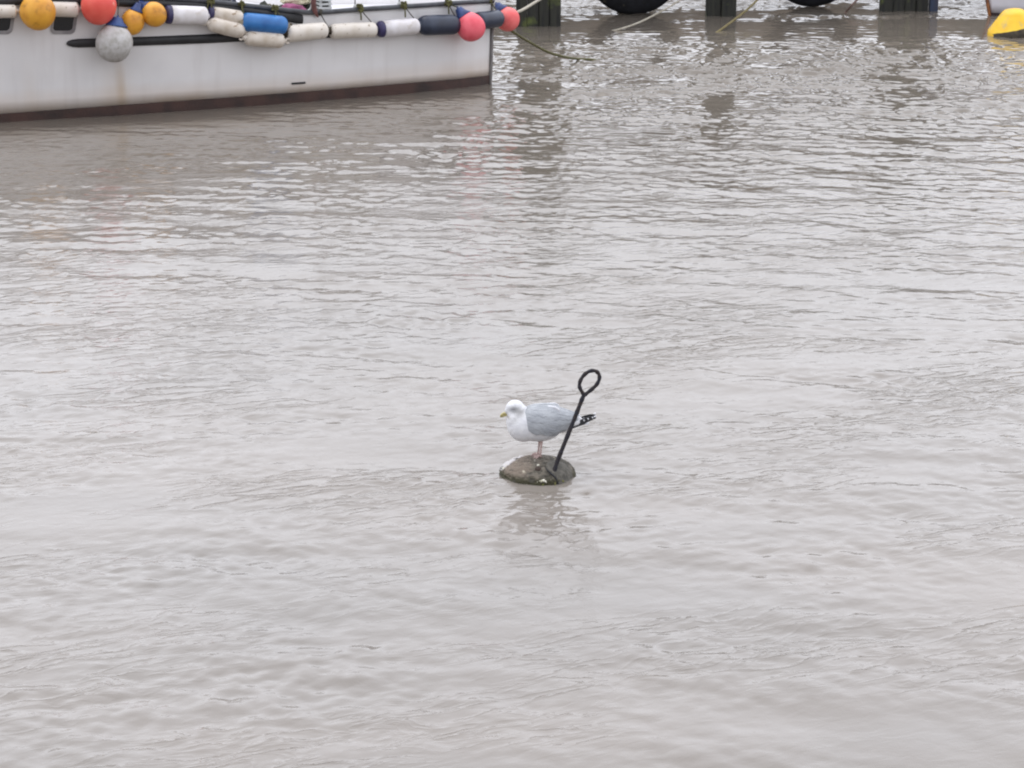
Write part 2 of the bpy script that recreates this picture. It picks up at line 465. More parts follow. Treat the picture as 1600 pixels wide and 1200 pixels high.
# materials of the boat
def hull_paint():
    m = mat("weathered_white_paint", srgb(225, 222, 221), srgb(214, 211, 210), rough=0.42, scale=1.4, lo=0.35, hi=0.7)
    n, l = m.node_tree.nodes, m.node_tree.links
    b = n["Principled BSDF"]; last = n[m["last"]]
    tc = n.new("ShaderNodeTexCoord")
    sep = n.new("ShaderNodeSeparateXYZ"); l.new(tc.outputs["Object"], sep.inputs[0])
    # vertical run marks
    mp = n.new("ShaderNodeMapping"); mp.inputs["Scale"].default_value = (2.2, 2.2, 0.12)
    l.new(tc.outputs["Object"], mp.inputs[0])
    no = n.new("ShaderNodeTexNoise"); no.inputs["Scale"].default_value = 2.4; no.inputs["Detail"].default_value = 5
    l.new(mp.outputs[0], no.inputs["Vector"])
    r1 = n.new("ShaderNodeMapRange"); r1.inputs[1].default_value = 0.52; r1.inputs[2].default_value = 0.78; r1.inputs[4].default_value = 0.2
    l.new(no.outputs["Fac"], r1.inputs[0])
    m1 = n.new("ShaderNodeMixRGB"); m1.inputs[2].default_value = srgb(160, 148, 142)
    l.new(last.outputs[0], m1.inputs[1]); l.new(r1.outputs[0], m1.inputs[0])
    # yellow tide stain above the boot top
    r2 = n.new("ShaderNodeMapRange"); r2.inputs[1].default_value = 0.42; r2.inputs[2].default_value = 0.12; r2.inputs[3].default_value = 0; r2.inputs[4].default_value = 1
    l.new(sep.outputs[2], r2.inputs[0])
    no2 = n.new("ShaderNodeTexNoise"); no2.inputs["Scale"].default_value = 1.3; no2.inputs["Detail"].default_value = 6
    l.new(tc.outputs["Object"], no2.inputs["Vector"])
    mm = n.new("ShaderNodeMath"); mm.operation = 'MULTIPLY'; l.new(r2.outputs[0], mm.inputs[0]); l.new(no2.outputs["Fac"], mm.inputs[1])
    m2 = n.new("ShaderNodeMixRGB"); m2.inputs[2].default_value = srgb(190, 158, 120)
    l.new(mm.outputs[0], m2.inputs[0]); l.new(m1.outputs[0], m2.inputs[1])
    # one rust run under the grey round fender (object X is metres along the boat)
    prev = m2
    for (cx, w, s) in RUNS:
        sb = n.new("ShaderNodeMath"); sb.operation = 'SUBTRACT'; sb.inputs[1].default_value = cx; l.new(sep.outputs[0], sb.inputs[0])
        ab = n.new("ShaderNodeMath"); ab.operation = 'ABSOLUTE'; l.new(sb.outputs[0], ab.inputs[0])
        r3 = n.new("ShaderNodeMapRange"); r3.inputs[1].default_value = w; r3.inputs[2].default_value = 0.0; r3.inputs[3].default_value = 0; r3.inputs[4].default_value = s
        r3.interpolation_type = 'SMOOTHSTEP'
        l.new(ab.outputs[0], r3.inputs[0])
        r4 = n.new("ShaderNodeMapRange"); r4.inputs[1].default_value = 0.8; r4.inputs[2].default_value = 0.35
        l.new(sep.outputs[2], r4.inputs[0])
        m4 = n.new("ShaderNodeMath"); m4.operation = 'MULTIPLY'; l.new(r3.outputs[0], m4.inputs[0]); l.new(r4.outputs[0], m4.inputs[1])
        m3 = n.new("ShaderNodeMixRGB"); m3.inputs[2].default_value = srgb(186, 160, 128)
        l.new(m4.outputs[0], m3.inputs[0]); l.new(prev.outputs[0], m3.inputs[1]); prev = m3
    l.new(prev.outputs[0], b.inputs["Base Color"])
    return m

boat = empty("fishing_boat", BOW, "white hulled fishing boat moored at top left, rows of fenders along its side", "boat")
boat.rotation_euler = (0, 0, 0)
RUNS = []
for px_, w_, s_ in ((188, 0.09, 0.45), (180, 0.28, 0.25), (45, 0.15, 0.15)):
    P = hit(px_, 120, 0)
    RUNS.append((P.x - BOW.x, w_, s_))
M_hull = hull_paint()
M_boot = mat("brown_antifoul", srgb(72, 50, 44), srgb(48, 37, 34), rough=0.6, scale=3, bump=0.2)
M_rub = mat("black_rubber", srgb(44, 43, 45), srgb(30, 30, 32), rough=0.55, scale=5)
M_rail = mat("grey_painted_rail", srgb(78, 80, 84), srgb(58, 58, 62), rough=0.5, scale=8)
M_deck = mat("pale_deck_paint", srgb(205, 204, 208), srgb(180, 178, 182), rough=0.6, scale=3)

TS = [0.0, 0.04, 0.1, 0.2, 0.35, 0.55, 0.8] + [1.1 + 0.3 * i for i in range(37)]
def side_mesh(z0f, z1f, nz, off=0.0, both=True, t_from=0.0, t_to=12.0, transom=True):
    bm = bmesh.new()
    ts = [t for t in TS if t_from <= t <= t_to]
    def P(t, z, s):
        b = half_breadth(t, z) + off
        return BOW + A_AFT * (t - 0.03 * z) + N_OUT * (b * s) + Vector((0, 0, z))
    grids = []
    for s in ((1, -1) if both else (1,)):
        g = [[bm.verts.new(P(t, z0f(t) + (z1f(t) - z0f(t)) * k / nz, s)) for k in range(nz + 1)] for t in ts]
        for i in range(len(ts) - 1):
            for k in range(nz): bm.faces.new((g[i][k], g[i + 1][k], g[i + 1][k + 1], g[i][k + 1]))
        grids.append(g)
    if both and transom:
        a, b = grids[0][-1], grids[1][-1]
        for k in range(nz): bm.faces.new((a[k], b[k], b[k + 1], a[k + 1]))
    bmesh.ops.remove_doubles(bm, verts=bm.verts[:], dist=0.0005)
    return bm
bm_h = side_mesh(bootz, gunz, 10)
o = link("hull", bm_h, M_hull, boat)
sd = o.modifiers.new("thick", 'SOLIDIFY'); sd.thickness = 0.05; sd.offset = -1
link("waterline_band", side_mesh(lambda t: -0.6, lambda t: bootz(t) - 0.001, 4, off=0.006), M_boot, boat)
# stem post
bm = bmesh.new()
add_tube(bm, [BOW - A_AFT * (0.012 + 0.0) + Vector((0, 0, -0.5)), BOW - A_AFT * 0.012 + Vector((0, 0, 0.1)), BOW - A_AFT * 0.05 + Vector((0, 0, gunz(0)))], 0.028, 8)
link("stem_post", bm, mat("stem_grey", srgb(120, 116, 114), srgb(96, 90, 88), rough=0.5), boat)
# gunwale rail
bm = bmesh.new()
pts = [hull_pt(t, gunz(t) + 0.0, 0.02) for t in TS if t <= 12]
add_tube(bm, pts, 0.032, 10)
add_tube(bm, [BOW + A_AFT * t - N_OUT * (half_breadth(t, 1.1) + .02) + Vector((0, 0, gunz(t))) for t in TS if t <= 12], 0.032, 8)
link("gunwale_rail", bm, M_rail, boat)
# deep upper rubbing strake aft of the step
up_px = [(-60, 0), (0, 2), (100, 0), (190, 4), (240, 5.5), (300, 8), (380, 16), (430, 24), (471, 30)]
bm = bmesh.new()
rows = []
for i, (x, y) in enumerate(up_px):
    P0 = hit(x, y, 0.0); t, z = tz(P0)
    hh = 0.05 if x < 400 else 0.062
    rows.append([bm.verts.new(hull_pt(t, z + a * hh, b_)) for a, b_ in ((-1, -0.02), (-1, 0.03), (-0.5, 0.055), (0.5, 0.055), (1, 0.03), (1, -0.02))])
for a, b in zip(rows, rows[1:]):
    for k in range(5): bm.faces.new((a[k], a[k + 1], b[k + 1], b[k]))
bm.faces.new(rows[0]); bm.faces.new(rows[-1][::-1])
link("rubbing_strake", bm, M_rub, boat)
# long lower strake with rounded after end
lo_px = [(104, 68.2, 0.012), (107, 68, 0.03), (113, 67.8, 0.046), (122, 67.6, 0.054), (180, 66, 0.056), (250, 63.5, 0.056), (320, 60.8, 0.058), (400, 57, 0.058), (470, 54.5, 0.058), (540, 51, 0.058), (600, 47.5, 0.056), (618, 46.5, 0.04)]
bm = bmesh.new(); rows = []
for (x, y, hh) in lo_px:
    t, z = tz(hit(x, y, 0.02))
    rows.append([bm.verts.new(hull_pt(t, z + a * hh, b_)) for a, b_ in ((-1, -0.02), (-1, 0.02), (-0.45, 0.045), (0.45, 0.045), (1, 0.02), (1, -0.02))])
for a, b in zip(rows, rows[1:]):
    for k in range(5): bm.faces.new((a[k], a[k + 1], b[k + 1], b[k]))
bm.faces.new(rows[0]); bm.faces.new(rows[-1][::-1])
o = link("rubbing_strake", bm, M_rub, boat)
# deck
bm = bmesh.new()
L = []
for t in TS:
    if t > 12: continue
    z = gunz(t) - 0.09 if t < 4.0 else gunz(t) - 0.09 - min(0.5, (t - 4.0) * 1.2)
    h = half_breadth(t, z) - 0.03
    h = max(h, 0.0)
    L.append([bm.verts.new(BOW + A_AFT * t + N_OUT * (h * s) + Vector((0, 0, z + 0.03 * (1 - s * s)))) for s in (-1, -.5, 0, .5, 1)])
for a, b in zip(L, L[1:]):
    for k in range(4): bm.faces.new((a[k], a[k + 1], b[k + 1], b[k]))
link("deck", bm, M_deck, boat)
# slot vent in the hull
t1, z1 = tz(hit(455.5, 130.5, 0)); t2, z2 = tz(hit(477, 129, 0))
bm = bmesh.new()
add_box(bm, (hull_pt(t1, z1, 0.004) + hull_pt(t2, z2, 0.004)) / 2, (hull_pt(t1, z1) - hull_pt(t2, z2)).length, 0.02, 0.024,
        X=(hull_pt(t1, z1) - hull_pt(t2, z2)).normalized(), Y=N_OUT)
link("discharge_slot", bm, M_rub, boat)
# windows let into the hull, rounded corners
def rrect(px0, py0, px1, py1, rad, lean):
    pts = []
    for cx, cy, a0 in ((px1 - rad, py0 + rad, -90), (px1 - rad, py1 - rad, 0), (px0 + rad, py1 - rad, 90), (px0 + rad, py0 + rad, 180)):
        for k in range(6):
            a = math.radians(a0 + 18 * k)
            x = cx + rad * math.cos(a); y = cy + rad * math.sin(a)
            pts.append((x + lean * (py1 - y), y))
    return pts
def hull_window(px0, px1):
    outer = rrect(px0, 14, px1, 53.5, 8, 0.14); inner = rrect(px0 + 4.5, 17, px1 - 4.5, 48, 5.5, 0.14)
    bm = bmesh.new()
    a = [bm.verts.new(hit(x, y, -0.005)) for x, y in outer]; a2 = [bm.verts.new(hit(x, y, 0.014)) for x, y in outer]
    b = [bm.verts.new(hit(x, y, 0.014)) for x, y in inner]; b2 = [bm.verts.new(hit(x, y, -0.005)) for x, y in inner]
    n = len(a)
    for i in range(n):
        j = (i + 1) % n
        bm.faces.new((a[i], a[j], a2[j], a2[i])); bm.faces.new((a2[i], a2[j], b[j], b[i])); bm.faces.new((b[i], b[j], b2[j], b2[i]))
    w = link("window", bm, mat("window_rim", srgb(150, 146, 146), srgb(120, 116, 118), rough=0.4), boat, smooth=False)
    bm = bmesh.new()
    c = [bm.verts.new(hit(x, y, 0.004)) for x, y in inner]; bm.faces.new(c)
    g = mat("window_glass", (0.012, 0.012, 0.014), (0.01, 0.01, 0.012), rough=0.15)
    link("pane", bm, g, w, smooth=False)
hull_window(-34, 19); hull_window(78, 117)
# stanchions on the foredeck rail and bowed bracket at the step
M_st = mat("stanchion_grey", srgb(188, 188, 186), srgb(150, 150, 146), rough=0.4)
for px_ in (555, 624, 698):
    yb = np.interp(px_, [a for a, b in gun_px], [b for a, b in gun_px])
    P = hit(px_, yb, 0.0)
    bm = bmesh.new()
    add_tube(bm, [P - Vector((0, 0, 0.02)), P + Vector((0, 0, 0.62))], 0.014, 8)
    add_lathe(bm, P + Vector((0, 0, 0.02)), Vector((0, 0, 1)), [(0, 0.03), (0.02, 0.03), (0.05, 0.015)], 10)
    link("stanchion", bm, M_st, boat)
tops = [hit(p, np.interp(p, [a for a, b in gun_px], [b for a, b in gun_px]), 0.0) + Vector((0, 0, 0.62)) for p in (493, 555, 624, 698, 766)]
bm = bmesh.new(); add_tube(bm, tops, 0.012, 8); link("guard_rail", bm, M_st, boat)
bm = bmesh.new()
pp = [hit(470, 19, 0.0), hit(478, 18.5, 0.0), hit(484, 15, 0.0), hit(487, 9, 0.0), hit(488, 0, 0.0), hit(488, -14, 0.0), hit(488, -40, 0)]
add_tube(bm, catmull(pp, 5), 0.017, 8)
link("bent_bracket", bm, M_st, boat)
bm = bmesh.new()
pp = [hit(490, -40, 0.03), hit(490, -4, 0.04), hit(490, 6, 0.05), hit(491.5, 15, 0.05), hit(494, 22, 0.05), hit(497, 27, 0.04)]
pts = catmull(pp, 5)
add_tube(bm, pts, [0.034 if i < 18 else 0.034 - 0.0035 * (i - 17) for i in range(len(pts))], 8)
link("post_cover", bm, mat("brown_tape", srgb(112, 70, 66), srgb(84, 52, 50), rough=0.7), boat)
# low wheelhouse aft, beyond the frame, seen only in the water
bm = bmesh.new()
cw = BOW + A_AFT * 9.2 + Vector((0, 0, 1.9))
add_box(bm, cw, 3.0, 2.2, 2.4, X=A_AFT, Y=N_OUT)
link("wheelhouse", bm, M_hull, boat, smooth=False, bevel=0.05)

# ---------------------------------------------------------------- fenders
M_orange = mat("orange_vinyl", srgb(224, 162, 54), srgb(204, 138, 42), rough=0.5, scale=5, bump=0.15, bscale=30, spot=srgb(140, 96, 44), spot_scale=9, spot_lo=0.56, spot_hi=0.8)
M_coral = mat("coral_vinyl", srgb(232, 98, 84), srgb(222, 78, 68), rough=0.55, scale=4, spot=srgb(236, 148, 132), spot_scale=6)
M_pink = mat("faded_pink_vinyl", srgb(238, 106, 118), srgb(226, 84, 98), rough=0.55, scale=7, spot=srgb(184, 82, 88), spot_scale=10)
M_pink2 = mat("faded_red_vinyl", srgb(238, 118, 116), srgb(228, 92, 92), rough=0.55, scale=6)
M_greyb = mat("grubby_grey_vinyl", srgb(192, 189, 187), srgb(172, 168, 162), rough=0.65, scale=14, spot=srgb(142, 138, 128), spot_scale=26, spot_lo=0.6, spot_hi=0.8)
M_white = mat("white_vinyl", srgb(226, 222, 224), srgb(208, 202, 200), rough=0.45, scale=7, spot=srgb(186, 176, 166), spot_scale=9, spot_lo=0.62, spot_hi=0.8)
M_cream = mat("stained_cream_vinyl", srgb(214, 204, 192), srgb(176, 160, 140), rough=0.55, scale=5, lo=0.45, hi=0.75, spot=srgb(150, 126, 100), spot_scale=12)
M_cream2 = mat("off_white_vinyl", srgb(222, 214, 204), srgb(196, 184, 168), rough=0.5, scale=4, lo=0.45, hi=0.75, spot=srgb(140, 122, 100), spot_scale=16)
M_navy = mat("navy_vinyl", srgb(44, 52, 70), srgb(34, 40, 56), rough=0.42, scale=5)
M_navycap = mat("purple_navy_vinyl", srgb(58, 52, 92), srgb(44, 40, 74), rough=0.5, scale=9)
M_blue = mat("bright_blue_vinyl", srgb(52, 118, 182), srgb(36, 94, 156), rough=0.42, scale=4)
M_bluecap = mat("blue_vinyl_cap", srgb(52, 72, 124), srgb(38, 52, 96), rough=0.45, scale=9)
M_grot = mat("dark_weed_grime", srgb(78, 66, 50), srgb(50, 44, 36), rough=0.9, scale=20, bump=0.5)
M_rope = mat("green_brown_rope", srgb(116, 112, 82), srgb(84, 80, 58), rough=0.85, scale=40)
M_ropeg = mat("olive_rope", srgb(98, 96, 58), srgb(70, 66, 40), rough=0.9, scale=30)
M_ropew = mat("pale_rope", srgb(186, 180, 166), srgb(150, 142, 126), rough=0.9, scale=30)
M_roped = mat("dark_rope", srgb(78, 74, 66), srgb(56, 52, 46), rough=0.9, scale=30)

def gun_at(px):
    y = float(np.interp(px, [a for a, b in gun_px], [b for a, b in gun_px]))
    return hit(px, y, 0.055)
def lanyard(parent, P_end, rail_px, m=M_roped, knot=None, r=0.007):
    bm = bmesh.new()
    G = gun_at(rail_px)
    mid = (P_end + G) / 2 + Vector((0, -0.01, -0.01))
    add_tube(bm, catmull([P_end, mid, G], 5), r, 6)
    # turns round the rail
    c = G + Vector((0, 0.035, 0))
    along = A_AFT
    nt = 3
    pts = []
    for k in range(nt * 10 + 1):
        a = 2 * math.pi * k / 10
        rr = 0.040
        pts.append(c + along * (0.012 * (k / 10 - nt / 2)) + N_OUT * (rr * math.cos(a)) + Vector((0, 0, rr * math.sin(a))))
    add_tube(bm, pts, r * 1.15, 6)
    o = link("lanyard", bm, m, parent)
    if knot:
        bm = bmesh.new()
        K = G + Vector((0, -0.02, 0.02))
        rnd = random.Random(int(rail_px))
        for q in range(3):
            pts = [K + Vector((rnd.uniform(-1, 1), rnd.uniform(-.6, .2), rnd.uniform(-1, 1))) * 0.045 for _ in range(7)]
            add_tube(bm, catmull(pts, 4), 0.012, 6)
        tail = [K, K + Vector((0.01, -0.03, -0.08)), K + Vector((0.012, -0.02, -0.16))]
        add_tube(bm, catmull(tail, 4), 0.011, 6)
        link("knot", bm, knot, o)
    return o

def dent(bm, r):
    """slightly soft, uneven inflation"""
    for v in bm.verts:
        q = v.co * 3.1
        v.co += Vector((mnoise.noise(q), mnoise.noise(q + Vector((9, 0, 0))), mnoise.noise(q + Vector((0, 9, 0))))) * (r * 0.07)
def ball_fender(name, px, py, rpx, m, label, capdir, off_extra=0.0, rail=None, cap_mat=M_bluecap, squash=1.05, group="round ball fenders", rope=M_roped, cap_len=1.0, bow=False, knot=None):
    # radius in metres from the scale at the hull
    s = F_PX / (hit(min(px, 764), py).y if False else (hit(min(px, 760), py, 0) - CAMP).dot(Vector((0, math.cos(PITCH), -math.sin(PITCH)))))
    r = rpx / s
    if bow:
        P = at_depth(px, py, (BOW - CAMP).dot(Vector((0, math.cos(PITCH), -math.sin(PITCH)))) - 0.05)
    else:
        P = hit(px, py, r + off_extra)
    root = empty(name, P, label, "fender", group)
    d = Vector((capdir[0], 0.15, capdir[1])).normalized()
    prof = []
    N = 18
    for k in range(N + 1):
        a = math.pi * k / N
        x = -math.cos(a); rr = math.sin(a)
        # slight pear towards the cap
        x2 = x * squash; rr2 = rr * (1 - 0.08 * max(0, x) ** 2)
        if x > 0.93: break
        prof.append((x2 * r, rr2 * r if k else 0))
    bm = bmesh.new(); add_lathe(bm, P, d, prof, 32); dent(bm, r)
    link("ball", bm, m, root)
    z0 = prof[-1][0]; r0 = prof[-1][1]
    bm = bmesh.new()
    cl = r * 0.42 * cap_len
    add_lathe(bm, P, d, [(z0 - 0.05 * r, r0 * 1.22), (z0 + 0.01 * r, r0 * 1.25), (z0 + cl * 0.45, r0 * 0.78), (z0 + cl * 0.85, r0 * 0.58), (z0 + cl, r0 * 0.5), (z0 + cl * 1.04, 0)], 20)
    e = P + d * (z0 + cl)
    u, v = frame_from(d)
    ring = [e + d * (0.022 * math.cos(a)) + u * (0.026 * math.sin(a)) for a in [2 * math.pi * k / 12 for k in range(12)]]
    add_tube(bm, ring, 0.010, 6, closed=True)
    link("rope_eye", bm, cap_mat, root)
    if rail is not None:
        lanyard(root, e + d * 0.02, rail, rope, knot=knot)
    return root

def cyl_fender(name, A, B, wpx, m, label, capA=None, capB=None, neck=0.55, round_=0.5, lug=True, off_extra=0.0, rail=None, railend='A', rope=M_roped, knot=None, grime=None):
    """A, B: picture ends of the cylinder body; neck: radius of the end fitting; round_: how long the shoulder is (in radii)"""
    s = F_PX / (hit(min(A[0], 760), A[1], 0) - CAMP).dot(Vector((0, math.cos(PITCH), -math.sin(PITCH))))
    r = wpx / 2 / s
    PA = hit(A[0], A[1], r + off_extra); PB = hit(B[0], B[1], r + off_extra)
    mid = (PA + PB) / 2
    root = empty(name, mid, label, "fender", "cylinder fenders")
    d = (PB - PA); Lg = d.length; d.normalize()
    sh = r * round_
    def shoulder(n=7):
        return [(sh * (1 - math.cos(math.pi / 2 * k / n)), r * (0.42 + 0.58 * math.sin(math.pi / 2 * k / n)) if False else r * (neck * 0.6 + (1 - neck * 0.6) * math.sin(math.pi / 2 * k / n))) for k in range(n + 1)]
    S = shoulder()
    if capA is None and capB is None:
        prof = [(0, 0)] + S + [(Lg * 0.5, r * 1.01)] + [(Lg - a, b) for a, b in S[::-1]] + [(Lg, 0)]
        bm = bmesh.new(); add_lathe(bm, PA, d, prof, 28); dent(bm, r); link("body", bm, m, root)
    else:
        cl = max(r * 0.72, sh * 1.02)
        prof = []
        if capA is None: prof += [(0, 0)] + S
        else: prof += [(cl, 0), (cl, r)]
        prof += [(Lg * 0.5, r * 1.008)]
        if capB is None: prof += [(Lg - a, b) for a, b in S[::-1]] + [(Lg, 0)]
        else: prof += [(Lg - cl, r), (Lg - cl, 0)]
        bm = bmesh.new(); add_lathe(bm, PA, d, prof, 28); dent(bm, r); link("body", bm, m, root)
        for cm, side in ((capA, 0), (capB, 1)):
            if cm is None: continue
            bm = bmesh.new()
            pr = [(0, 0)] + [(a, b * 1.01) for a, b in S] + [(cl - 0.002, r * 1.012), (cl - 0.002, 0)]
            if side: add_lathe(bm, PB, -d, pr, 28)
            else: add_lathe(bm, PA, d, pr, 28)
            link("end_cap", bm, cm, root)
    # end fittings with rope holes
    for P_, dd, cm in ((PA, -d, capA), (PB, d, capB)):
        bm = bmesh.new()
        add_lathe(bm, P_ - dd * (sh * 0.25), dd, [(0, r * neck), (sh * 0.25 + 0.012, r * neck * 0.62), (sh * 0.25 + 0.045, r * neck * 0.42)], 14)
        u, v = frame_from(dd)
        e = P_ + dd * 0.058
        ring = [e + dd * (0.026 * math.cos(a)) + v * (0.030 * math.sin(a)) for a in [2 * math.pi * k / 12 for k in range(12)]]
        add_tube(bm, ring, 0.013, 8, closed=True)
        link("rope_eye", bm, (grime or cm or m), root)
    if rail is not None:
        end = PA - d * 0.05 if railend == 'A' else PB + d * 0.05
        lanyard(root, end, rail, rope, knot=knot)
    return root

M_caplight = mat("grey_grimy_vinyl", srgb(150, 140, 122), srgb(84, 74, 58), rough=0.8, scale=14)
cyl_fender("cylinder_fender", (-40, 17.5), (25.5, 17.5), 21, M_cream2, "grubby cream cylinder fender over the leftmost hull window, cut by the photo's left edge", round_=0.35, grime=M_cream2)
ball_fender("ball_fender", 59.5, 18, 28, M_orange, "large plain orange ball fender, leftmost ball on the white boat", (0.0, 1), rail=50)
cyl_fender("cylinder_fender", (66, 14), (121.5, 15), 23.5, M_cream2, "off-white cylinder fender hung behind the large orange ball, above the second hull window", round_=0.3, off_extra=-0.02, rail=126, railend='B')
ball_fender("ball_fender", 153.5, 9, 28, M_coral, "large coral red ball fender hanging above the grey ball", (0.1, 1), off_extra=0.0, rail=160)
ball_fender("ball_fender", 178.8, 66.5, 29.3, M_greyb, "large grubby grey ball fender with blue cap, lowest on the hull over the black strake", (0.15, 1), rail=186, cap_mat=mat("cap_mid_blue", srgb(56, 86, 142), srgb(40, 62, 110), rough=0.45), off_extra=0.02)
ball_fender("ball_fender", 207.5, 34, 18.3, M_orange, "small orange ball fender, left one of the small pair, hanging lower", (0.35, 1), squash=1.12, rail=214, cap_len=1.6)
ball_fender("ball_fender", 240.5, 22.5, 18.8, M_orange, "small orange ball fender, right one of the small pair, beside a white cylinder", (-0.9, 0.7), rail=222, cap_len=1.6, squash=1.08)
cyl_fender("cylinder_fender", (257, 22.5), (323.5, 25), 28.5, M_white, "clean white cylinder fender with one navy end, hanging right of the small orange balls", capA=M_navycap, neck=0.5, round_=0.4, rail=330, railend='B', knot=M_ropeg)
cyl_fender("cylinder_fender", (324, 20), (378, 27.5), 22, M_cream, "small yellowed cylinder fender with a navy end, between white and blue fenders", capA=M_navycap, neck=0.5, round_=0.35, off_extra=-0.02, rail=378, railend='B', rope=M_ropeg, knot=M_ropeg)
cyl_fender("cylinder_fender", (325.5, 36.5), (380.5, 49.5), 23.5, M_cream, "stained cream fender sloping down to the right under a small navy-ended one", round_=0.9, off_extra=0.04, rail=326, rope=M_ropeg)
cyl_fender("cylinder_fender", (377, 33.5), (447, 40.5), 29.5, M_blue, "bright blue cylinder fender, the only light blue one", round_=0.75, neck=0.6, grime=M_caplight, rail=430, railend='B', rope=M_ropeg, knot=M_ropeg)
cyl_fender("cylinder_fender", (383, 59), (443, 63.5), 24, M_cream, "short stained cream fender hanging directly below the bright blue one", round_=0.75, off_extra=0.06)
cyl_fender("cylinder_fender", (447.5, 52.5), (511, 47), 26.5, M_cream2, "off-white fender rising to the right, immediately right of the blue one", round_=0.6, grime=M_grot, rail=500, railend='B')
cyl_fender("cylinder_fender", (516, 49), (587, 46), 24, M_cream2, "off-white fender in mid foredeck between two others, chafed brown at its left end", round_=0.55, grime=M_grot, rail=563, railend='B', knot=M_ropeg)
cyl_fender("cylinder_fender", (589.5, 46), (653, 40.5), 25.5, M_white, "bright white cylinder fender with dark navy left end, next to a black fender", capA=M_navycap, neck=0.45, round_=0.5, rail=632, railend='B', knot=M_ropeg)
cyl_fender("cylinder_fender", (655, 40), (715, 38.5), 31, M_navy, "fat dark navy fender left of the larger pink ball", round_=0.9, neck=0.6, rail=700, railend='B', knot=M_ropeg)
ball_fender("ball_fender", 735.3, 42, 22.3, M_pink, "larger pink ball fender with navy cap, hanging in front of the white bow", (-0.55, 0.8), rail=703, rope=M_ropeg, cap_len=1.5, off_extra=0.03)
cyl_fender("cylinder_fender", (744, 32.5), (781, 29), 27, M_navy, "dark navy fender across the stem between the two pink balls", round_=0.5, off_extra=-0.02, rail=766, railend='B', rope=M_ropeg)
b_ = ball_fender("ball_fender", 793.3, 29.5, 19.0, M_pink2, "smaller pinkish red ball fender hanging just off the end of the bow", (-0.6, 0.8), cap_len=1.5, bow=True)
# ---------------------------------------------------------------- things on the deck
def deck_pt(px, py, z):
    return on_z(px, py, z)
rnd = random.Random(4)
# netting heap
def net_heap(cx, cy, cz, sx, sy, sz, n, m, label, name="fishing_net", cat="net"):
    bm = bmesh.new()
    c = Vector((cx, cy, cz))
    bmesh.ops.create_icosphere(bm, subdivisions=4, radius=1.0)
    for v in bm.verts:
        p = v.co.copy()
        k = 1 + 0.35 * mnoise.noise(p * 2.2) + 0.18 * mnoise.noise(p * 6)
        v.co = c + Vector((p.x * sx * k, p.y * sy * k, max(p.z, -0.2) * sz * k))
    for q in range(n):
        pts = []
        a = rnd.uniform(0, 6.28); e = rnd.uniform(0, 1.2)
        for k in range(6):
            a += rnd.uniform(0.1, 0.6); e += rnd.uniform(-0.25, 0.25)
            rr = rnd.uniform(1.0, 1.12)
            pts.append(c + Vector((math.cos(a) * math.cos(e) * sx * rr, math.sin(a) * math.cos(e) * sy * rr, abs(math.sin(e)) * sz * rr)))
        add_tube(bm, catmull(pts, 3), 0.008, 5, mat=1)
    o = link(name, bm, [m, M_rope])
    tag(o, label, cat)
    # origin at its base
    o.data.transform(Matrix.Translation(-c)); o.location = c
    return o
M_net = mat("dark_net", srgb(58, 60, 52), srgb(36, 36, 34), rough=0.95, scale=30, spot=srgb(120, 118, 100), spot_scale=40, spot_lo=0.6, spot_hi=0.66, bump=0.8)
M_mag = mat("magenta_cloth", srgb(150, 72, 112), srgb(116, 56, 88), rough=0.8, scale=12, bump=0.5)
M_tarp = mat("cream_tarp", srgb(214, 208, 180), srgb(168, 160, 130), rough=0.8, scale=10, bump=0.5)
M_crate = mat("pale_crate", srgb(206, 208, 208), srgb(170, 172, 170), rough=0.6, scale=10)
P = hit(418, 14, -0.62); net_heap(P.x, P.y, 0.82, 0.36, 0.26, 0.40, 60, M_net, "tangled dark net heap on deck above the bright blue fender")
P = hit(345, 8, -0.66); net_heap(P.x, P.y, 0.86, 0.33, 0.26, 0.46, 40, mat("navy_net", srgb(44, 50, 70), srgb(30, 32, 42), rough=0.9, scale=20, bump=0.7), "navy coloured net heap on deck above the small yellowed fender")
P = hit(456, 12, -0.30)
def bundle(P, sx, sy, sz, m, name, label, cat, seed):
    bm = bmesh.new(); bmesh.ops.create_icosphere(bm, subdivisions=4, radius=1.0)
    for v in bm.verts:
        p = v.co.copy(); q = p + Vector((seed, 0, 0))
        k = 1 + 0.22 * mnoise.noise(q * 1.8) + 0.10 * mnoise.noise(q * 5) + 0.05 * mnoise.noise(q * 11)
        v.co = Vector((p.x * sx * k, p.y * sy * k, p.z * sz * k))
    o = link(name, bm, m); o.location = P; tag(o, label, cat); return o
bundle(P + Vector((0, 0, -0.02)), 0.17, 0.12, 0.07, M_mag, "cloth_bundle", "magenta cloth bundle lying on deck behind the rail", "cloth", 1.0)
P = hit(462, -1, -0.5)
bundle(P + Vector((0, 0, -0.01)), 0.2, 0.14, 0.07, M_tarp, "folded_tarpaulin", "cream folded tarpaulin on the deck clutter above the magenta bundle", "tarpaulin", 5.0)
P = hit(478, 8, -0.6)
bundle(P + Vector((0, 0, -0.1)), 0.24, 0.2, 0.16, M_net, "net_sack", "black net sack on deck between magenta bundle and stacked crate", "sack", 9.0)
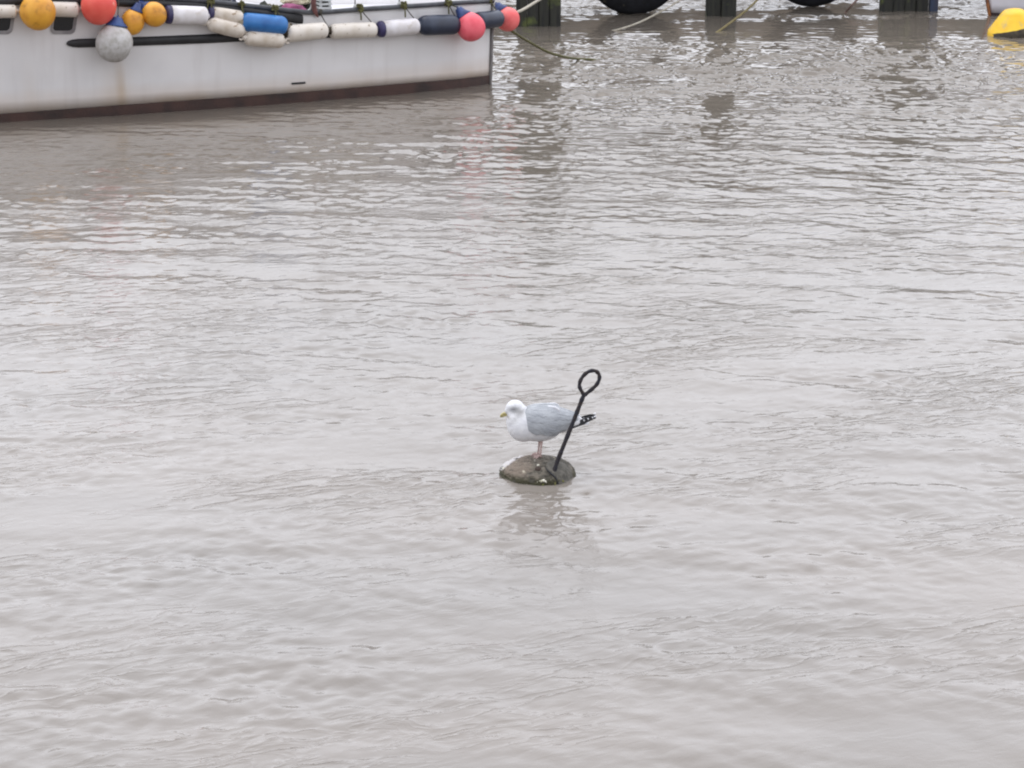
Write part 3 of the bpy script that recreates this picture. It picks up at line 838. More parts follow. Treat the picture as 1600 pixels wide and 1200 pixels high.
# slatted crate
def crate(P, w, d, h, label):
    root = empty("fish_crate", P, label, "crate")
    X = -A_AFT; Y = N_OUT
    for s in (-1, 1):
        for axis in (0, 1):
            bm = bmesh.new()
            for k in range(4):
                z = h * (0.1 + 0.26 * k)
                if axis == 0: add_box(bm, P + Y * (s * d / 2) + Vector((0, 0, z)), w, 0.016, h * 0.13, X, Y)
                else: add_box(bm, P + X * (s * w / 2) + Vector((0, 0, z)), 0.016, d - 0.02, h * 0.13, X, Y)
            link("slatted_side", bm, M_crate, root, smooth=False)
    for a in (-1, 1):
        for b in (-1, 1):
            bm = bmesh.new(); add_box(bm, P + X * (a * (w / 2 - 0.02)) + Y * (b * (d / 2 - 0.025)) + Vector((0, 0, h / 2)), 0.03, 0.03, h, X, Y)
            link("corner_post", bm, M_crate, root, smooth=False)
    bm = bmesh.new(); add_box(bm, P + Vector((0, 0, h * 0.45)), w * 0.9, d * 0.85, h * 0.75, X, Y)
    link("contents", bm, M_net, root, smooth=False)
P = hit(504, 14, -0.35); P.z = gunz(3) - 0.06
crate(P, 0.16, 0.34, 0.2, "pale slatted crate standing on deck just right of the brown post")
# dark bulwark gear left: coil of hose along the rail
bm = bmesh.new()
pts = [hit(x, y, -0.12) + Vector((0, 0, 0.05)) for x, y in ((-40, -8), (20, -2), (60, -6), (130, -3), (200, -2), (260, -1), (330, 0), (360, 2))]
add_tube(bm, catmull(pts, 6), 0.05, 10)
o = link("deck_hose", bm, M_rub); tag(o, "thick black hose lying along the inside of the boat's rail at top left", "hose")

# ---------------------------------------------------------------- timber jetty
M_timber = mat("wet_timber", srgb(50, 50, 42), srgb(32, 32, 30), rough=0.75, scale=3.0, stretch=(6, 6, 0.5), bump=0.7, bscale=8, spot=srgb(92, 100, 50), spot_scale=3, spot_lo=0.56, spot_hi=0.7)
M_deckt = mat("grey_boards", srgb(96, 88, 78), srgb(70, 64, 58), rough=0.9, scale=6, bump=0.4)
piles = [(0.46, 39.15), (3.79, 40.85), (7.26, 41.75)]
jdir = (Vector((7.35, 41.75, 0)) - Vector((0.543, 39.15, 0))).normalized()
jn = Vector((jdir.y, -jdir.x, 0))            # towards the camera
jetty = empty("timber_jetty", (3.79, 40.85, 0), "weathered dark timber jetty on green stained piles at the top of the photo", "jetty")
def pile_mesh(P, w, timbers, seed):
    bm = bmesh.new(); g = random.Random(seed)
    each = w / timbers
    for i in range(timbers):
        x = -w / 2 + each * (i + 0.5)
        c = P + Vector((1, 0, 0)) * x + Vector((0, g.uniform(0.0, 0.08) + 0.14, 1.0))
        verts0 = len(bm.verts)
        add_box(bm, c, each - 0.003, 0.28, 5.0)
    return bm
W_P = [0.78, 0.54, 0.88]
for (x, y), w, nt in zip(piles, W_P, (4, 2, 4)):
    link("pile", pile_mesh(Vector((x, y, 0)), w, nt, int(x * 10)), M_timber, jetty, smooth=False, bevel=0.02)
bm = bmesh.new(); add_box(bm, Vector((7.26 + 0.54, 41.75 + 0.1, 0.8)), 0.15, 0.17, 3.0)
o = link("pile", bm, mat("blue_painted_timber", srgb(52, 62, 84), srgb(60, 48, 38), rough=0.7, scale=3), jetty, smooth=False, bevel=0.015)
o['label'] = "narrow blue painted post beside the right hand pile"
for i, (x, y) in enumerate([(-2.7, 38.0), (10.6, 43.1), (13.8, 44.3)]):
    link("pile", pile_mesh(Vector((x, y, 0)), 0.5, 2, i + 40), M_timber, jetty, smooth=False, bevel=0.02)
mid = Vector((4.6, 40.95, 0))
for z, yy in ((2.35, -0.05), (3.1, -0.05)):
    bm = bmesh.new(); add_box(bm, mid + jn * yy + Vector((0, 0, z)), 22, 0.2, 0.3, X=jdir, Y=jn)
    link("waling_beam", bm, M_timber, jetty, smooth=False, bevel=0.02)
bm = bmesh.new()
for k in range(-55, 56):
    add_box(bm, mid + jdir * (k * 0.2) - jn * 1.3 + Vector((0, 0, 3.3)), 0.185, 2.9, 0.06, X=jdir, Y=jn)
link("deck", bm, M_deckt, jetty, smooth=False)
bm = bmesh.new()
for k in range(-5, 6):
    add_box(bm, mid + jdir * (k * 2.1) + jn * 0.1 + Vector((0, 0, 3.9)), 0.1, 0.1, 1.2, X=jdir, Y=jn)
add_box(bm, mid + jn * 0.1 + Vector((0, 0, 4.5)), 22, 0.12, 0.08, X=jdir, Y=jn)
link("handrail", bm, M_deckt, jetty, smooth=False)

# big tyre fenders hung between the piles
M_tyre = mat("tyre_rubber", srgb(32, 32, 36), srgb(24, 24, 26), rough=0.85, scale=9, bump=0.4, spec=0.25, spot=srgb(60, 56, 48), spot_scale=7)
def tyre(px, py_bottom, z_bottom, label):
    P = on_z(px, py_bottom, z_bottom)
    R, w = 0.92, 0.36
    root = empty("tyre_fender", P + Vector((0, 0, R)), label, "tyre", "large black tyres hung on the jetty")
    c = P + Vector((0, 0, R))
    ax = Vector((0.12, -1, 0)).normalized()
    prof = [(-w * .36, R * .55), (-w * .5, R * .66), (-w * .52, R * .8), (-w * .44, R * .93), (-w * .3, R * .985), (0, R), (w * .3, R * .985), (w * .44, R * .93), (w * .52, R * .8), (w * .5, R * .66), (w * .36, R * .55), (w * .2, R * .60), (-w * .2, R * .60), (-w * .36, R * .55)]
    bm = bmesh.new()
    u, v = frame_from(ax); seg = 56; rings = []
    for s, r in prof[:-1]:
        rings.append([bm.verts.new(c + ax * s + (u * math.cos(2 * math.pi * k / seg) + v * math.sin(2 * math.pi * k / seg)) * r) for k in range(seg)])
    for i in range(len(rings)):
        a, b = rings[i], rings[(i + 1) % len(rings)]
        for k in range(seg): bm.faces.new((a[k], a[(k + 1) % seg], b[(k + 1) % seg], b[k]))
    link("tyre_casing", bm, M_tyre, root)
    bm = None
    for k in []:
        a = 2 * math.pi * k / 28
        rad = u * math.cos(a) + v * math.sin(a); tan = -u * math.sin(a) + v * math.cos(a)
        for s in (-1, 1):
            add_box(bm, c + ax * (s * w * .22) + rad * (R * 0.995), w * .36, 0.05, 0.045, X=(ax + tan * 0.35 * s).normalized(), Y=tan, Z=rad)
    bm = bmesh.new()
    for s in (-0.25, 0.25):
        top = c + Vector((s, 0.05, R * 0.58)); add_tube(bm, [top, top + Vector((s * 0.2, -0.02, 0.8)), Vector((top.x + s * .3, top.y, 3.0))], 0.02, 6)
    link("hanging_rope", bm, M_roped, root)
    return root
tyre(990, 23, -0.03, "large black tyre hung between the first two jetty piles, its tread touching the water")
tyre(1268, 10.5, 0.0, "large black tyre hung between the second and third jetty piles, only its rim edge showing")

# ---------------------------------------------------------------- mooring ropes
def rope(name, pts, r, m, label, group=None):
    bm = bmesh.new(); c = catmull(pts, 8)
    add_tube(bm, c, r, 8)
    o = link(name, bm, m); tag(o, label, "rope", group)
    base = Vector(pts[0]); o.data.transform(Matrix.Translation(-base)); o.location = base
    return o
bowtop = BOW + Vector((0.02, 0.1, gunz(0) - 0.25))
rope("mooring_rope", [bowtop, on_y(808, 19, 33.0), on_y(842, 0, 35.4), on_y(905, -38, 40.0)], 0.022, M_ropew, "pale taut rope rising from behind the smaller pink ball towards the jetty")
E1 = on_z(922, 92.5, 0.0)
rope("mooring_rope", [BOW + Vector((0.0, 0.05, 0.95)), on_y(802, 50, BOW.y + 0.25), on_y(826, 65, BOW.y + 0.9), on_y(858, 82, BOW.y + 1.5), on_y(885, 89.5, BOW.y + 2.0), on_z(905, 92.2, 0.012), on_z(922, 93, 0.008), on_z(955, 97, -0.04)], 0.018, M_ropeg, "olive rope sagging from the white bow into the water")
rope("mooring_rope", [on_z(945, 50, -0.05), on_z(965, 46.5, 0.012), on_y(1000, 34.5, 39.0), on_y(1040, 14, 39.7), on_y(1066, -2, 40.0), on_y(1125, -40, 40.6)], 0.016, M_ropew, "thin pale rope running from the water up past the right of the first tyre")
rope("mooring_rope", [on_z(1112, 54, -0.05), on_z(1122, 49.5, 0.0), on_y(1160, 21, 39.6), on_y(1183, 0, 40.2), on_y(1205, -28, 41.0)], 0.02, mat("yellow_green_rope", srgb(132, 120, 82), srgb(100, 90, 56), rough=0.9, scale=30), "yellowish rope slanting out of the water right of the middle jetty pile")
rope("mooring_rope", [on_z(1316, 27, -0.05), on_z(1321, 20, 0.0), on_y(1331, 8, 41.4), on_y(1342, -4, 41.6), on_y(1362, -34, 42.0)], 0.02, mat("red_brown_rope", srgb(120, 98, 90), srgb(90, 70, 62), rough=0.9, scale=30), "short reddish brown rope at the water near the second tyre")

# ---------------------------------------------------------------- small white boat, top right
def small_boat():
    stemP = on_z(1549, 25, 0.0)
    root = empty("white_boat", stemP, "small white hulled boat behind the yellow buoy at top right", "boat")
    ax = Vector((math.cos(math.radians(8)), math.sin(math.radians(8)), 0)); nn = Vector((ax.y, -ax.x, 0))
    def hb(t): return 0.95 * (1 - (1 - min(t / 3.2, 1)) ** 2.0)
    ts = [0, .05, .15, .3, .5, .8, 1.2, 1.7, 2.3, 3, 3.8, 4.6, 5.2]
    def grid(z0, z1, nz, off, sides=(1, -1)):
        bm = bmesh.new(); gs = []
        for s in sides:
            g = [[bm.verts.new(stemP + ax * (t - 0.24 * max(z, 0) * (1 - min(t / 3, 1))) + nn * (s * (hb(t) * (1 + 0.14 * z) + off)) + Vector((0, 0, z))) for z in [z0 + (z1 - z0) * k / nz for k in range(nz + 1)]] for t in ts]
            for i in range(len(ts) - 1):
                for k in range(nz): bm.faces.new((g[i][k], g[i + 1][k], g[i + 1][k + 1], g[i][k + 1]))
            gs.append(g)
        for k in range(nz): bm.faces.new((gs[0][-1][k], gs[1][-1][k], gs[1][-1][k + 1], gs[0][-1][k + 1]))
        bmesh.ops.remove_doubles(bm, verts=bm.verts[:], dist=0.0005)
        return bm
    o = link("hull", grid(0.06, 0.95, 6, 0.0), mat("clean_white_gelcoat", srgb(226, 223, 228), srgb(214, 211, 216), rough=0.3, scale=2), root)
    s = o.modifiers.new("thick", 'SOLIDIFY'); s.thickness = 0.04; s.offset = -1
    link("waterline_band", grid(-0.35, 0.058, 2, 0.004), mat("dark_band", srgb(60, 42, 40), srgb(44, 34, 34), rough=0.5), root)
    bm = bmesh.new(); add_tube(bm, [stemP - ax * 0.03 + Vector((0, 0, -0.3)), stemP - ax * 0.03, stemP - ax * 0.27 + Vector((0, 0, 0.97))], 0.03, 8)
    link("stem_post", bm, mat("varnished_stem", srgb(170, 110, 60), srgb(90, 50, 36), rough=0.5), root)
    bm = bmesh.new()
    for s in (1, -1):
        add_tube(bm, [stemP + ax * (t - 0.24 * .95 * (1 - min(t / 3, 1))) + nn * (s * (hb(t) * 1.133)) + Vector((0, 0, 0.96)) for t in ts], 0.035, 8)
    link("gunwale", bm, M_rub, root)
    bm = bmesh.new()
    vs = [[bm.verts.new(stemP + ax * t + nn * (s * hb(t) * 0.98) + Vector((0, 0, 0.7))) for s in (-1, 1)] for t in ts[1:]]
    for a, b in zip(vs, vs[1:]): bm.faces.new((a[0], a[1], b[1], b[0]))
    link("deck", bm, M_deck, root)
small_boat()

# ---------------------------------------------------------------- yellow mooring buoy, top right
def yellow_buoy():
    P = on_z(1584, 55, 0.0)
    root = empty("yellow_buoy", P, "big yellow can shaped mooring buoy with weedy underside, cut by the right edge", "buoy")
    m_y = mat("yellow_gelcoat", srgb(238, 196, 42), srgb(232, 184, 30), rough=0.45, scale=5, bump=0.2, bscale=12, spot=srgb(196, 168, 104), spot_scale=7, spot_lo=0.56, spot_hi=0.74)
    ax = Vector((-0.10, -0.16, 1)).normalized()
    base = P - ax * 0.14
    bm = bmesh.new()
    prof = [(0.06, 0.0), (0.06, 0.40), (0.08, 0.435), (0.12, 0.445), (0.245, 0.425), (0.262, 0.408), (0.53, 0.20), (0.56, 0.165), (0.575, 0.10), (0.58, 0)]
    add_lathe(bm, base, ax, prof, 40); link("float_body", bm, m_y, root)
    bm = bmesh.new()
    add_lathe(bm, base + Vector((0.06, -0.03, -0.02)), (ax + Vector((-0.02, 0.16, 0)) + Vector((-0.08, 0.05, 0))).normalized(), [(-0.22, 0), (-0.22, 0.3), (-0.05, 0.44), (0.16, 0.478), (0.28, 0.462), (0.29, 0.0)], 40)
    for v in bm.verts:
        v.co += Vector((0, 0, 0.02 * mnoise.noise(v.co * 9)))
    link("weedy_skirt", bm, mat("dark_weed", srgb(74, 66, 50), srgb(48, 44, 38), rough=0.9, scale=14, bump=0.6), root)
yellow_buoy()

# ---------------------------------------------------------------- the float with the iron rod
DG = 13.95           # depth of the gull group along the optical axis
def G(px, py, dd=0.0): return at_depth(px, py, DG + dd)
def float_buoy():
    C0 = Vector((BUOY.x, BUOY.y, -0.008))
    root = empty("mooring_float", C0, "round weedy mooring float the gull stands on, with an iron rod and ring", "buoy")
    bm = bmesh.new(); bmesh.ops.create_icosphere(bm, subdivisions=6, radius=1.0)
    for v in bm.verts:
        p = v.co.copy()
        k = 1 + 0.035 * mnoise.noise(p * 3) + 0.026 * mnoise.noise(p * 9) + 0.016 * mnoise.noise(p * 22)
        # flattened cone: higher towards the middle, longer towards the left
        z = p.z
        zz = 0.110 * z ** 0.74 if z > 0 else 0.2 * z
        v.co = C0 + Vector((p.x * 0.236 * k, p.y * 0.232 * k, zz * k + 0.007 * mnoise.noise(p * 14) + 0.003 * mnoise.noise(p * 34)))
    m = mat("weedy_float_skin", srgb(106, 99, 88), srgb(74, 70, 62), rough=0.85, scale=26, bump=0.9, bscale=30, lo=0.4, hi=0.6)
    n, l = m.node_tree.nodes, m.node_tree.links
    b = n["Principled BSDF"]; last = n[m["last"]]
    tc = n.new("ShaderNodeTexCoord"); sp = n.new("ShaderNodeSeparateXYZ"); l.new(tc.outputs["Object"], sp.inputs[0])
    def mask(sx, sy, sz, c, lo_, hi_, nsc, namp):
        # linear field with noise
        dp = n.new("ShaderNodeVectorMath"); dp.operation = 'DOT_PRODUCT'; dp.inputs[1].default_value = (sx, sy, sz)
        l.new(tc.outputs["Object"], dp.inputs[0])
        no = n.new("ShaderNodeTexNoise"); no.inputs["Scale"].default_value = nsc; no.inputs["Detail"].default_value = 6
        l.new(tc.outputs["Object"], no.inputs["Vector"])
        ma = n.new("ShaderNodeMath"); ma.operation = 'MULTIPLY_ADD'; ma.inputs[1].default_value = namp
        l.new(no.outputs["Fac"], ma.inputs[0]); l.new(dp.outputs["Value"], ma.inputs[2])
        mr = n.new("ShaderNodeMapRange"); mr.inputs[1].default_value = lo_; mr.inputs[2].default_value = hi_
        l.new(ma.outputs[0], mr.inputs[0]); return mr
    prev = last
    def over(mr, col):
        nonlocal prev
        mx = n.new("ShaderNodeMixRGB"); mx.inputs[2].default_value = col
        l.new(mr.outputs[0], mx.inputs[0]); l.new(prev.outputs[0], mx.inputs[1]); prev = mx
    over(mask(-1, 0.1, 0.5, 0, 0.20, 0.30, 30, 0.32), srgb(120, 108, 96))      # pinkish brown crust on the left
    over(mask(-1.0, 0.55, 1.2, 0, 0.275, 0.300, 14, 0.05), srgb(196, 192, 192))    # bird lime along the upper left edge
    over(mask(0, 0, -1, 0, -0.040, -0.010, 20, 0.04), srgb(64, 61, 42))         # green fringe at the water
    over(mask(0, 0, 0, 0, 0.66, 0.70, 34, 1.0), srgb(176, 168, 150))             # barnacle flecks
    over(mask(0.0, 0, 0, 0, 0.56, 0.68, 38, 1.0), srgb(62, 58, 50))
    l.new(prev.outputs[0], b.inputs["Base Color"])
    link("float_body", bm, m, root)
    # dished iron plate the rod stands in, on the right
    rb = on_z(865.5, 736, 0.075)
    bm = bmesh.new()
    pc_ = Vector((rb.x + 0.036, rb.y + 0.058, 0))
    def skin(x, y, lift=0.0):
        q = 1 - ((x - C0.x) / .240) ** 2 - ((y - C0.y) / .236) ** 2
        return C0.z + 0.112 * max(q, 0.0) ** 0.37 + lift
    NR, NS = 9, 40
    rings_ = []
    for i in range(NR + 1):
        r_ = 0.088 * i / NR
        row = []
        for k in range(NS if i else 1):
            a_ = 2 * math.pi * k / NS
            x_, y_ = pc_.x + r_ * math.cos(a_) * 1.02, pc_.y + r_ * math.sin(a_)
            lift = 0.009 + 0.004 * mnoise.noise(Vector((x_ * 30, y_ * 30, 0)))
            if i == NR: lift = -0.01
            row.append(bm.verts.new((x_, y_, skin(x_, y_, lift))))
        rings_.append(row)
    for k in range(NS): bm.faces.new((rings_[0][0], rings_[1][k], rings_[1][(k + 1) % NS]))
    for i in range(1, NR):
        for k in range(NS): bm.faces.new((rings_[i][k], rings_[i + 1][k], rings_[i + 1][(k + 1) % NS], rings_[i][(k + 1) % NS]))
    pl = link("base_plate", bm, mat("corroded_plate", srgb(100, 96, 88), srgb(76, 73, 67), rough=0.85, scale=26, bump=0.8, bscale=60), root)
    # a dark seam of rubber round the plate's near side
    bm = bmesh.new()
    arc = []
    for k in range(12):
        a_ = math.radians(190 + 9.5 * k); x_ = pc_.x + 0.092 * math.cos(a_); y_ = pc_.y + 0.089 * math.sin(a_)
        arc.append(Vector((x_, y_, skin(x_, y_, 0.003))))
    add_tube(bm, catmull(arc, 5), [0.0045 * math.sin(math.pi * (i + 2) / (5 * 11 + 5)) + 0.001 for i in range(5 * 11 + 1)], 8); link("rubber_seam", bm, mat("dark_seam", srgb(40, 40, 44), srgb(28, 28, 32), rough=0.7), root)
    # rod and teardrop ring, both in the upright plane facing the camera
    M_iron = mat("black_iron", srgb(38, 38, 46), srgb(50, 42, 40), rough=0.75, scale=30, bump=0.6, bscale=70, spec=0.3)
    pts = [(865.5, 737.5), (872, 718), (886, 683), (900, 648), (909, 625), (912.5, 617)]
    R0 = [G(x, y, -0.16) for x, y in pts]
    R0[0] = G(864.6, 741, -0.16)
    bm = bmesh.new(); c = catmull(R0, 6)
    add_tube(bm, c, [0.0138 + 0.0012 * math.sin(i * 1.1) + 0.0008 * math.sin(i * 2.7) for i in range(len(c))], 12)
    rod = link("rod", bm, M_iron, root)
    ring = [(913, 618), (908.5, 611), (905.5, 604), (906.3, 596.5), (910.5, 588.5), (917.5, 582), (925, 579.2), (931.5, 580.2), (935.8, 585), (936.5, 591.5), (933.5, 599), (927.5, 606), (920, 612), (914, 617)]
    bm = bmesh.new(); c = catmull([G(x, y, -0.16) for x, y in ring], 5)
    add_tube(bm, c, [0.0118 + 0.0012 * math.sin(i * 0.9) for i in range(len(c))], 10)
    link("ring", bm, M_iron, root)
    # bolt head with a bright barnacle
    bm = bmesh.new()
    bp = on_z(841, 733, 0.085)
    add_lathe(bm, bp + Vector((0, 0.02, -0.02)), Vector((0, -0.45, 1)), [(0, 0.022), (0.022, 0.020), (0.028, 0.012), (0.03, 0)], 12)
    link("bolt", bm, mat("rusty_bolt", srgb(66, 50, 42), srgb(46, 38, 32), rough=0.8), root)
    # white and green growth at the waterline
    rg = random.Random(2)
    m_barn = mat("barnacle_white", srgb(226, 222, 208), srgb(180, 176, 150), rough=0.7, scale=60)
    for x, y, s in ((843, 751.5, .006), (846, 752, .009), (849, 751, .011), (852.5, 752.3, .008), (840, 753, .005), (841, 727.5, .010), (850, 717, .007), (835, 719, .004), (787, 732, .008), (791, 727.5, .006), (829, 731, .004), (822, 724, .004)):
        # drop the dab onto the float's skin
        d = ray(x, y); best = None
        for q in range(400):
            Pq = CAMP + d * (13.3 + q * 0.0025); r_ = (Pq - C0)
            if (r_.x / .236) ** 2 + (r_.y / .232) ** 2 + (max(r_.z, 0) / .110) ** 2.7 <= 1: best = Pq; break
        if best is None: best = on_z(x, y, 0.01)
        bm = bmesh.new(); bmesh.ops.create_icosphere(bm, subdivisions=2, radius=s, matrix=Matrix.Translation(best))
        for v in bm.verts: v.co += Vector((mnoise.noise(v.co * 80), mnoise.noise(v.co * 80 + Vector((5, 0, 0))), mnoise.noise(v.co * 80 + Vector((0, 5, 0))))) * 0.004
        link("barnacle", bm, m_barn, root)
    bm = bmesh.new()
    for i in range(26):
        x = rg.uniform(800, 895); y = 757 - abs(x - 845) * 0.11 - rg.uniform(0, 5)
        a = on_z(x, y, 0.012)
        if x > 860 and rg.random() < 0.6: a = on_z(866 + rg.uniform(-3, 12), 748 + rg.uniform(-2, 3), 0.02)
        pts = [a + Vector((rg.uniform(-1, 1) * .01 * k, rg.uniform(-.5, .2) * .008 * k, -0.006 * k)) for k in range(5)]
        add_tube(bm, catmull(pts, 3), rg.uniform(0.0025, 0.005), 5)
    link("green_weed", bm, mat("yellow_green_weed", srgb(124, 124, 52), srgb(84, 88, 38), rough=0.8, scale=30), root)
    # short chain hanging off the near side into the water
    bm = bmesh.new()
    for k, (x, y) in enumerate(((866.5, 747), (867, 752), (867.5, 757.5))):
        c0 = on_z(x, y, 0.03 - 0.014 * k)
        u = Vector((1, 0, 0)) if k % 2 else Vector((0.2, 1, 0)).normalized()
        add_tube(bm, [c0 + Vector((0, 0, 0.015 * math.cos(a))) + u * (0.009 * math.sin(a)) for a in [2 * math.pi * j / 10 for j in range(10)]], 0.0035, 6, closed=True)
    link("chain", bm, mat("mossy_chain", srgb(120, 118, 56), srgb(70, 66, 44), rough=0.8), root)
float_buoy()

# ---------------------------------------------------------------- the gull
def gull():
    O = G(843, 713, 0.0)
    S = F_PX / DG
    def g(px, py, d=0.0):       # picture position in the gull's own upright plane -> local (x, y, z); d = metres towards the camera
        return Vector(((px - 843) / S, -d, (713 - py) / (S * math.cos(PITCH + 0.02))))
    O.z = 0.098
    # keep the picture position while standing on the float
    dd = ray(843, 713); O = CAMP + dd * ((O.z - CAM_H) / dd.z)
    S = F_PX / (O - CAMP).dot(Vector((0, math.cos(PITCH), -math.sin(PITCH))))
    root = empty("gull", O, "grey backed white gull standing on the weedy float beside the iron rod", "bird")
    T = Matrix.Translation(O)
    # body: one skin grown from overlapping ellipsoids, remeshed
    bm = bmesh.new()
    def ell(px, py, a, c, w, rot=0.0, d=0.0):
        p = g(px, py, d)
        M = Matrix.Translation(p) @ Matrix.Rotation(math.radians(rot), 4, 'Y') @ Matrix.Diagonal((a / S, w / S, c / S, 1))
        bmesh.ops.create_icosphere(bm, subdivisions=4, radius=1.0, matrix=M)
    ell(838, 663, 41, 27.0, 26, 4)       # trunk
    ell(818, 664, 26, 26.5, 25, 0)       # breast
    ell(808, 657, 17, 22, 20, 0)
    ell(866, 657, 34, 19, 20, 8)         # rump
    ell(888, 657, 24, 10, 13, 5)
    ell(806, 645, 14, 16, 14, -15)       # neck
    ell(804.5, 638, 14.6, 13.2, 12.0, -12) # head
    ell(798, 640.5, 9.5, 8.2, 8.0, -25)     # face towards the bill
    ell(812, 644, 13, 13, 13, 20)        # nape
    for v in bm.verts: pass
    o = link("body", bm, None or [], root)
    me = o.data; me.transform(Matrix.Translation(O))     # geometry was local already
    rm = o.modifiers.new("skin", 'REMESH'); rm.mode = 'VOXEL'; rm.voxel_size = 0.0045; rm.use_smooth_shade = True
    sm = o.modifiers.new("smooth", 'SMOOTH'); sm.factor = 0.6; sm.iterations = 7
    mb = mat("white_plumage", srgb(226, 226, 228), srgb(212, 212, 216), rough=0.75, scale=30, lo=0.4, hi=0.7, bump=0.35, bscale=90, spec=0.2)
    n, l = mb.node_tree.nodes, mb.node_tree.links; b = n["Principled BSDF"]; last = n[mb["last"]]
    tc = n.new("ShaderNodeTexCoord")
    def blob(c, r, col, s, prev, stretch=(1, 1, 1)):
        sb = n.new("ShaderNodeVectorMath"); sb.operation = 'SUBTRACT'; sb.inputs[1].default_value = c; l.new(tc.outputs["Object"], sb.inputs[0])
        mu = n.new("ShaderNodeVectorMath"); mu.operation = 'MULTIPLY'; mu.inputs[1].default_value = stretch; l.new(sb.outputs[0], mu.inputs[0])
        le = n.new("ShaderNodeVectorMath"); le.operation = 'LENGTH'; l.new(mu.outputs[0], le.inputs[0])
        mr = n.new("ShaderNodeMapRange"); mr.inputs[1].default_value = r; mr.inputs[2].default_value = 0; mr.inputs[3].default_value = 0; mr.inputs[4].default_value = s
        mr.interpolation_type = 'SMOOTHSTEP'; l.new(le.outputs["Value"], mr.inputs[0])
        mx = n.new("ShaderNodeMixRGB"); mx.inputs[2].default_value = col; l.new(mr.outputs[0], mx.inputs[0]); l.new(prev.outputs[0], mx.inputs[1]); return mx
    p = blob(g(803, 637, 0.045), 0.040, srgb(122, 122, 124), 0.9, last, (0.75, 0.6, 1.3))       # winter smudge round the eye
    p = blob(g(812, 642, 0.05), 0.05, srgb(150, 148, 146), 0.8, p, (0.8, 0.6, 1))
    p = blob(g(806, 652, 0.05), 0.05, srgb(196, 195, 194), 0.6, p, (0.8, 0.6, 1.3))
    p = blob(g(795, 649.5, 0.03), 0.022, srgb(156, 148, 140), 0.8, p, (0.8, 0.5, 1.2))
    l.new(p.outputs[0], b.inputs["Base Color"])
    me.materials.clear(); me.materials.append(mb)
    # eyes
    for s in (1,-1):
        bm = bmesh.new(); bmesh.ops.create_icosphere(bm, subdivisions=3, radius=0.0055, matrix=Matrix.Translation(O + g(800.3, 636.4, 0.0395 * s)))
        link("eye", bm, mat("eye_dark", (0.01, 0.01, 0.01), (0.01, 0.01, 0.01), rough=0.2), root)
    # bill: upper mandible hooked over the lower
    bm = bmesh.new()
    up = [g(793.5, 645.2), g(789, 646.2), g(785.5, 647.5), g(783, 649.5), g(782, 652.2)]
    c = catmull([O + q for q in up], 5); nn_ = len(c)
    add_tube(bm, c, [0.0105 * (1 - (i / nn_) ** 2.2 * 0.82) for i in range(nn_)], 10)
    lw = [g(794, 648.0), g(789, 649), g(785, 650.6), g(783.4, 651.8)]
    c = catmull([O + q for q in lw], 5); nn_ = len(c)
    add_tube(bm, c, [0.0085 * (1 - (i / nn_) ** 2 * 0.7) for i in range(nn_)], 10)
    link("bill", bm, mat("dull_yellow_bill", srgb(188, 176, 116), srgb(160, 148, 100), rough=0.4, scale=60), root)
    # wings: folded shells hugging the body
    xs = [818, 821, 825, 831, 838, 846, 854, 862, 870, 878, 886, 893, 899, 904]
    top = [645, 640, 637.0, 635.0, 634.0, 633.3, 633.2, 634.0, 637.0, 640.0, 642.5, 645, 647.5, 651]
    bot = [651, 658, 666, 671.0, 672.5, 672.5, 674.5, 677.0, 674.5, 671.0, 667.5, 664, 659, 655]
    wid = [14, 19, 22.5, 25.5, 27.5, 28.0, 27.0, 25.0, 22.5, 19.5, 16.0, 12.5, 9, 5.5]
    xf = np.linspace(818, 904, 66)
    top = list(np.interp(xf, xs, top)); bot = list(np.interp(xf, xs, bot)); wid = list(np.interp(xf, xs, wid)); xs = list(xf)
    m_grey = mat("grey_wing", srgb(170, 173, 177), srgb(150, 153, 158), rough=0.7, scale=12, stretch=(1, 1, 3), spec=0.2, bump=0.5, bscale=40)
    m_wht = mat("white_feather_edge", srgb(226, 226, 230), srgb(216, 216, 220), rough=0.7, spec=0.2)
    m_blk = mat("black_primary", srgb(48, 48, 50), srgb(36, 36, 38), rough=0.6, spec=0.3)
    for side in (1, -1):
        bm = bmesh.new(); rows = []; NV = 44
        for x, zt, zb, w in zip(xs, top, bot, wid):
            cz = float(np.interp(x, [818, 865, 885, 904], [661, 660, 656, 653]))
            H1 = cz - zt + 0.6; H2 = float(np.interp(x, [818, 850, 870, 890, 904], [27, 29, 24, 13, 6]))
            row = []
            for k in range(NV + 1):
                f = k / NV
                zz = zb + (zt - zb) * math.sin(f * math.pi / 2)
                q = (cz - zz) / H1 if zz < cz else (zz - cz) / H2
                yy = w * math.sqrt(max(0.0, 1 - min(q, 1.0) ** 2))
                if f > 0.999: yy = -0.2
                # feather tracts: shallow steps, scalloped lower edge
                nrow = 5.2
                ff = f * nrow + 0.16 * abs(math.sin((x + 3.3 * int(f * nrow)) * 0.30)) + 0.010 * (x - 818)
                step = 0.6 * (1 - (ff % 1.0)) ** 1.5
                scal = 1.6 * abs(math.sin(x * 0.21)) * (1 - f) ** 6
                env = min(1, (x - 818) / 14) * min(1, (904 - x) / 10)
                p = g(x, zz - scal, side * (max(yy, -0.2) + 0.6 + step * env) / S)
                row.append(bm.verts.new(O + p))
            rows.append(row)
        for a, b2 in zip(rows, rows[1:]):
            for k in range(NV):
                f = bm.faces.new((a[k], a[k + 1], b2[k + 1], b2[k]))
        w_ = link("wing", bm, [m_grey, m_wht], root)
        so = w_.modifiers.new("thick", 'SOLIDIFY'); so.thickness = 0.006; so.offset = 1
        su = w_.modifiers.new("sub", 'SUBSURF'); su.levels = 1; su.render_levels = 1
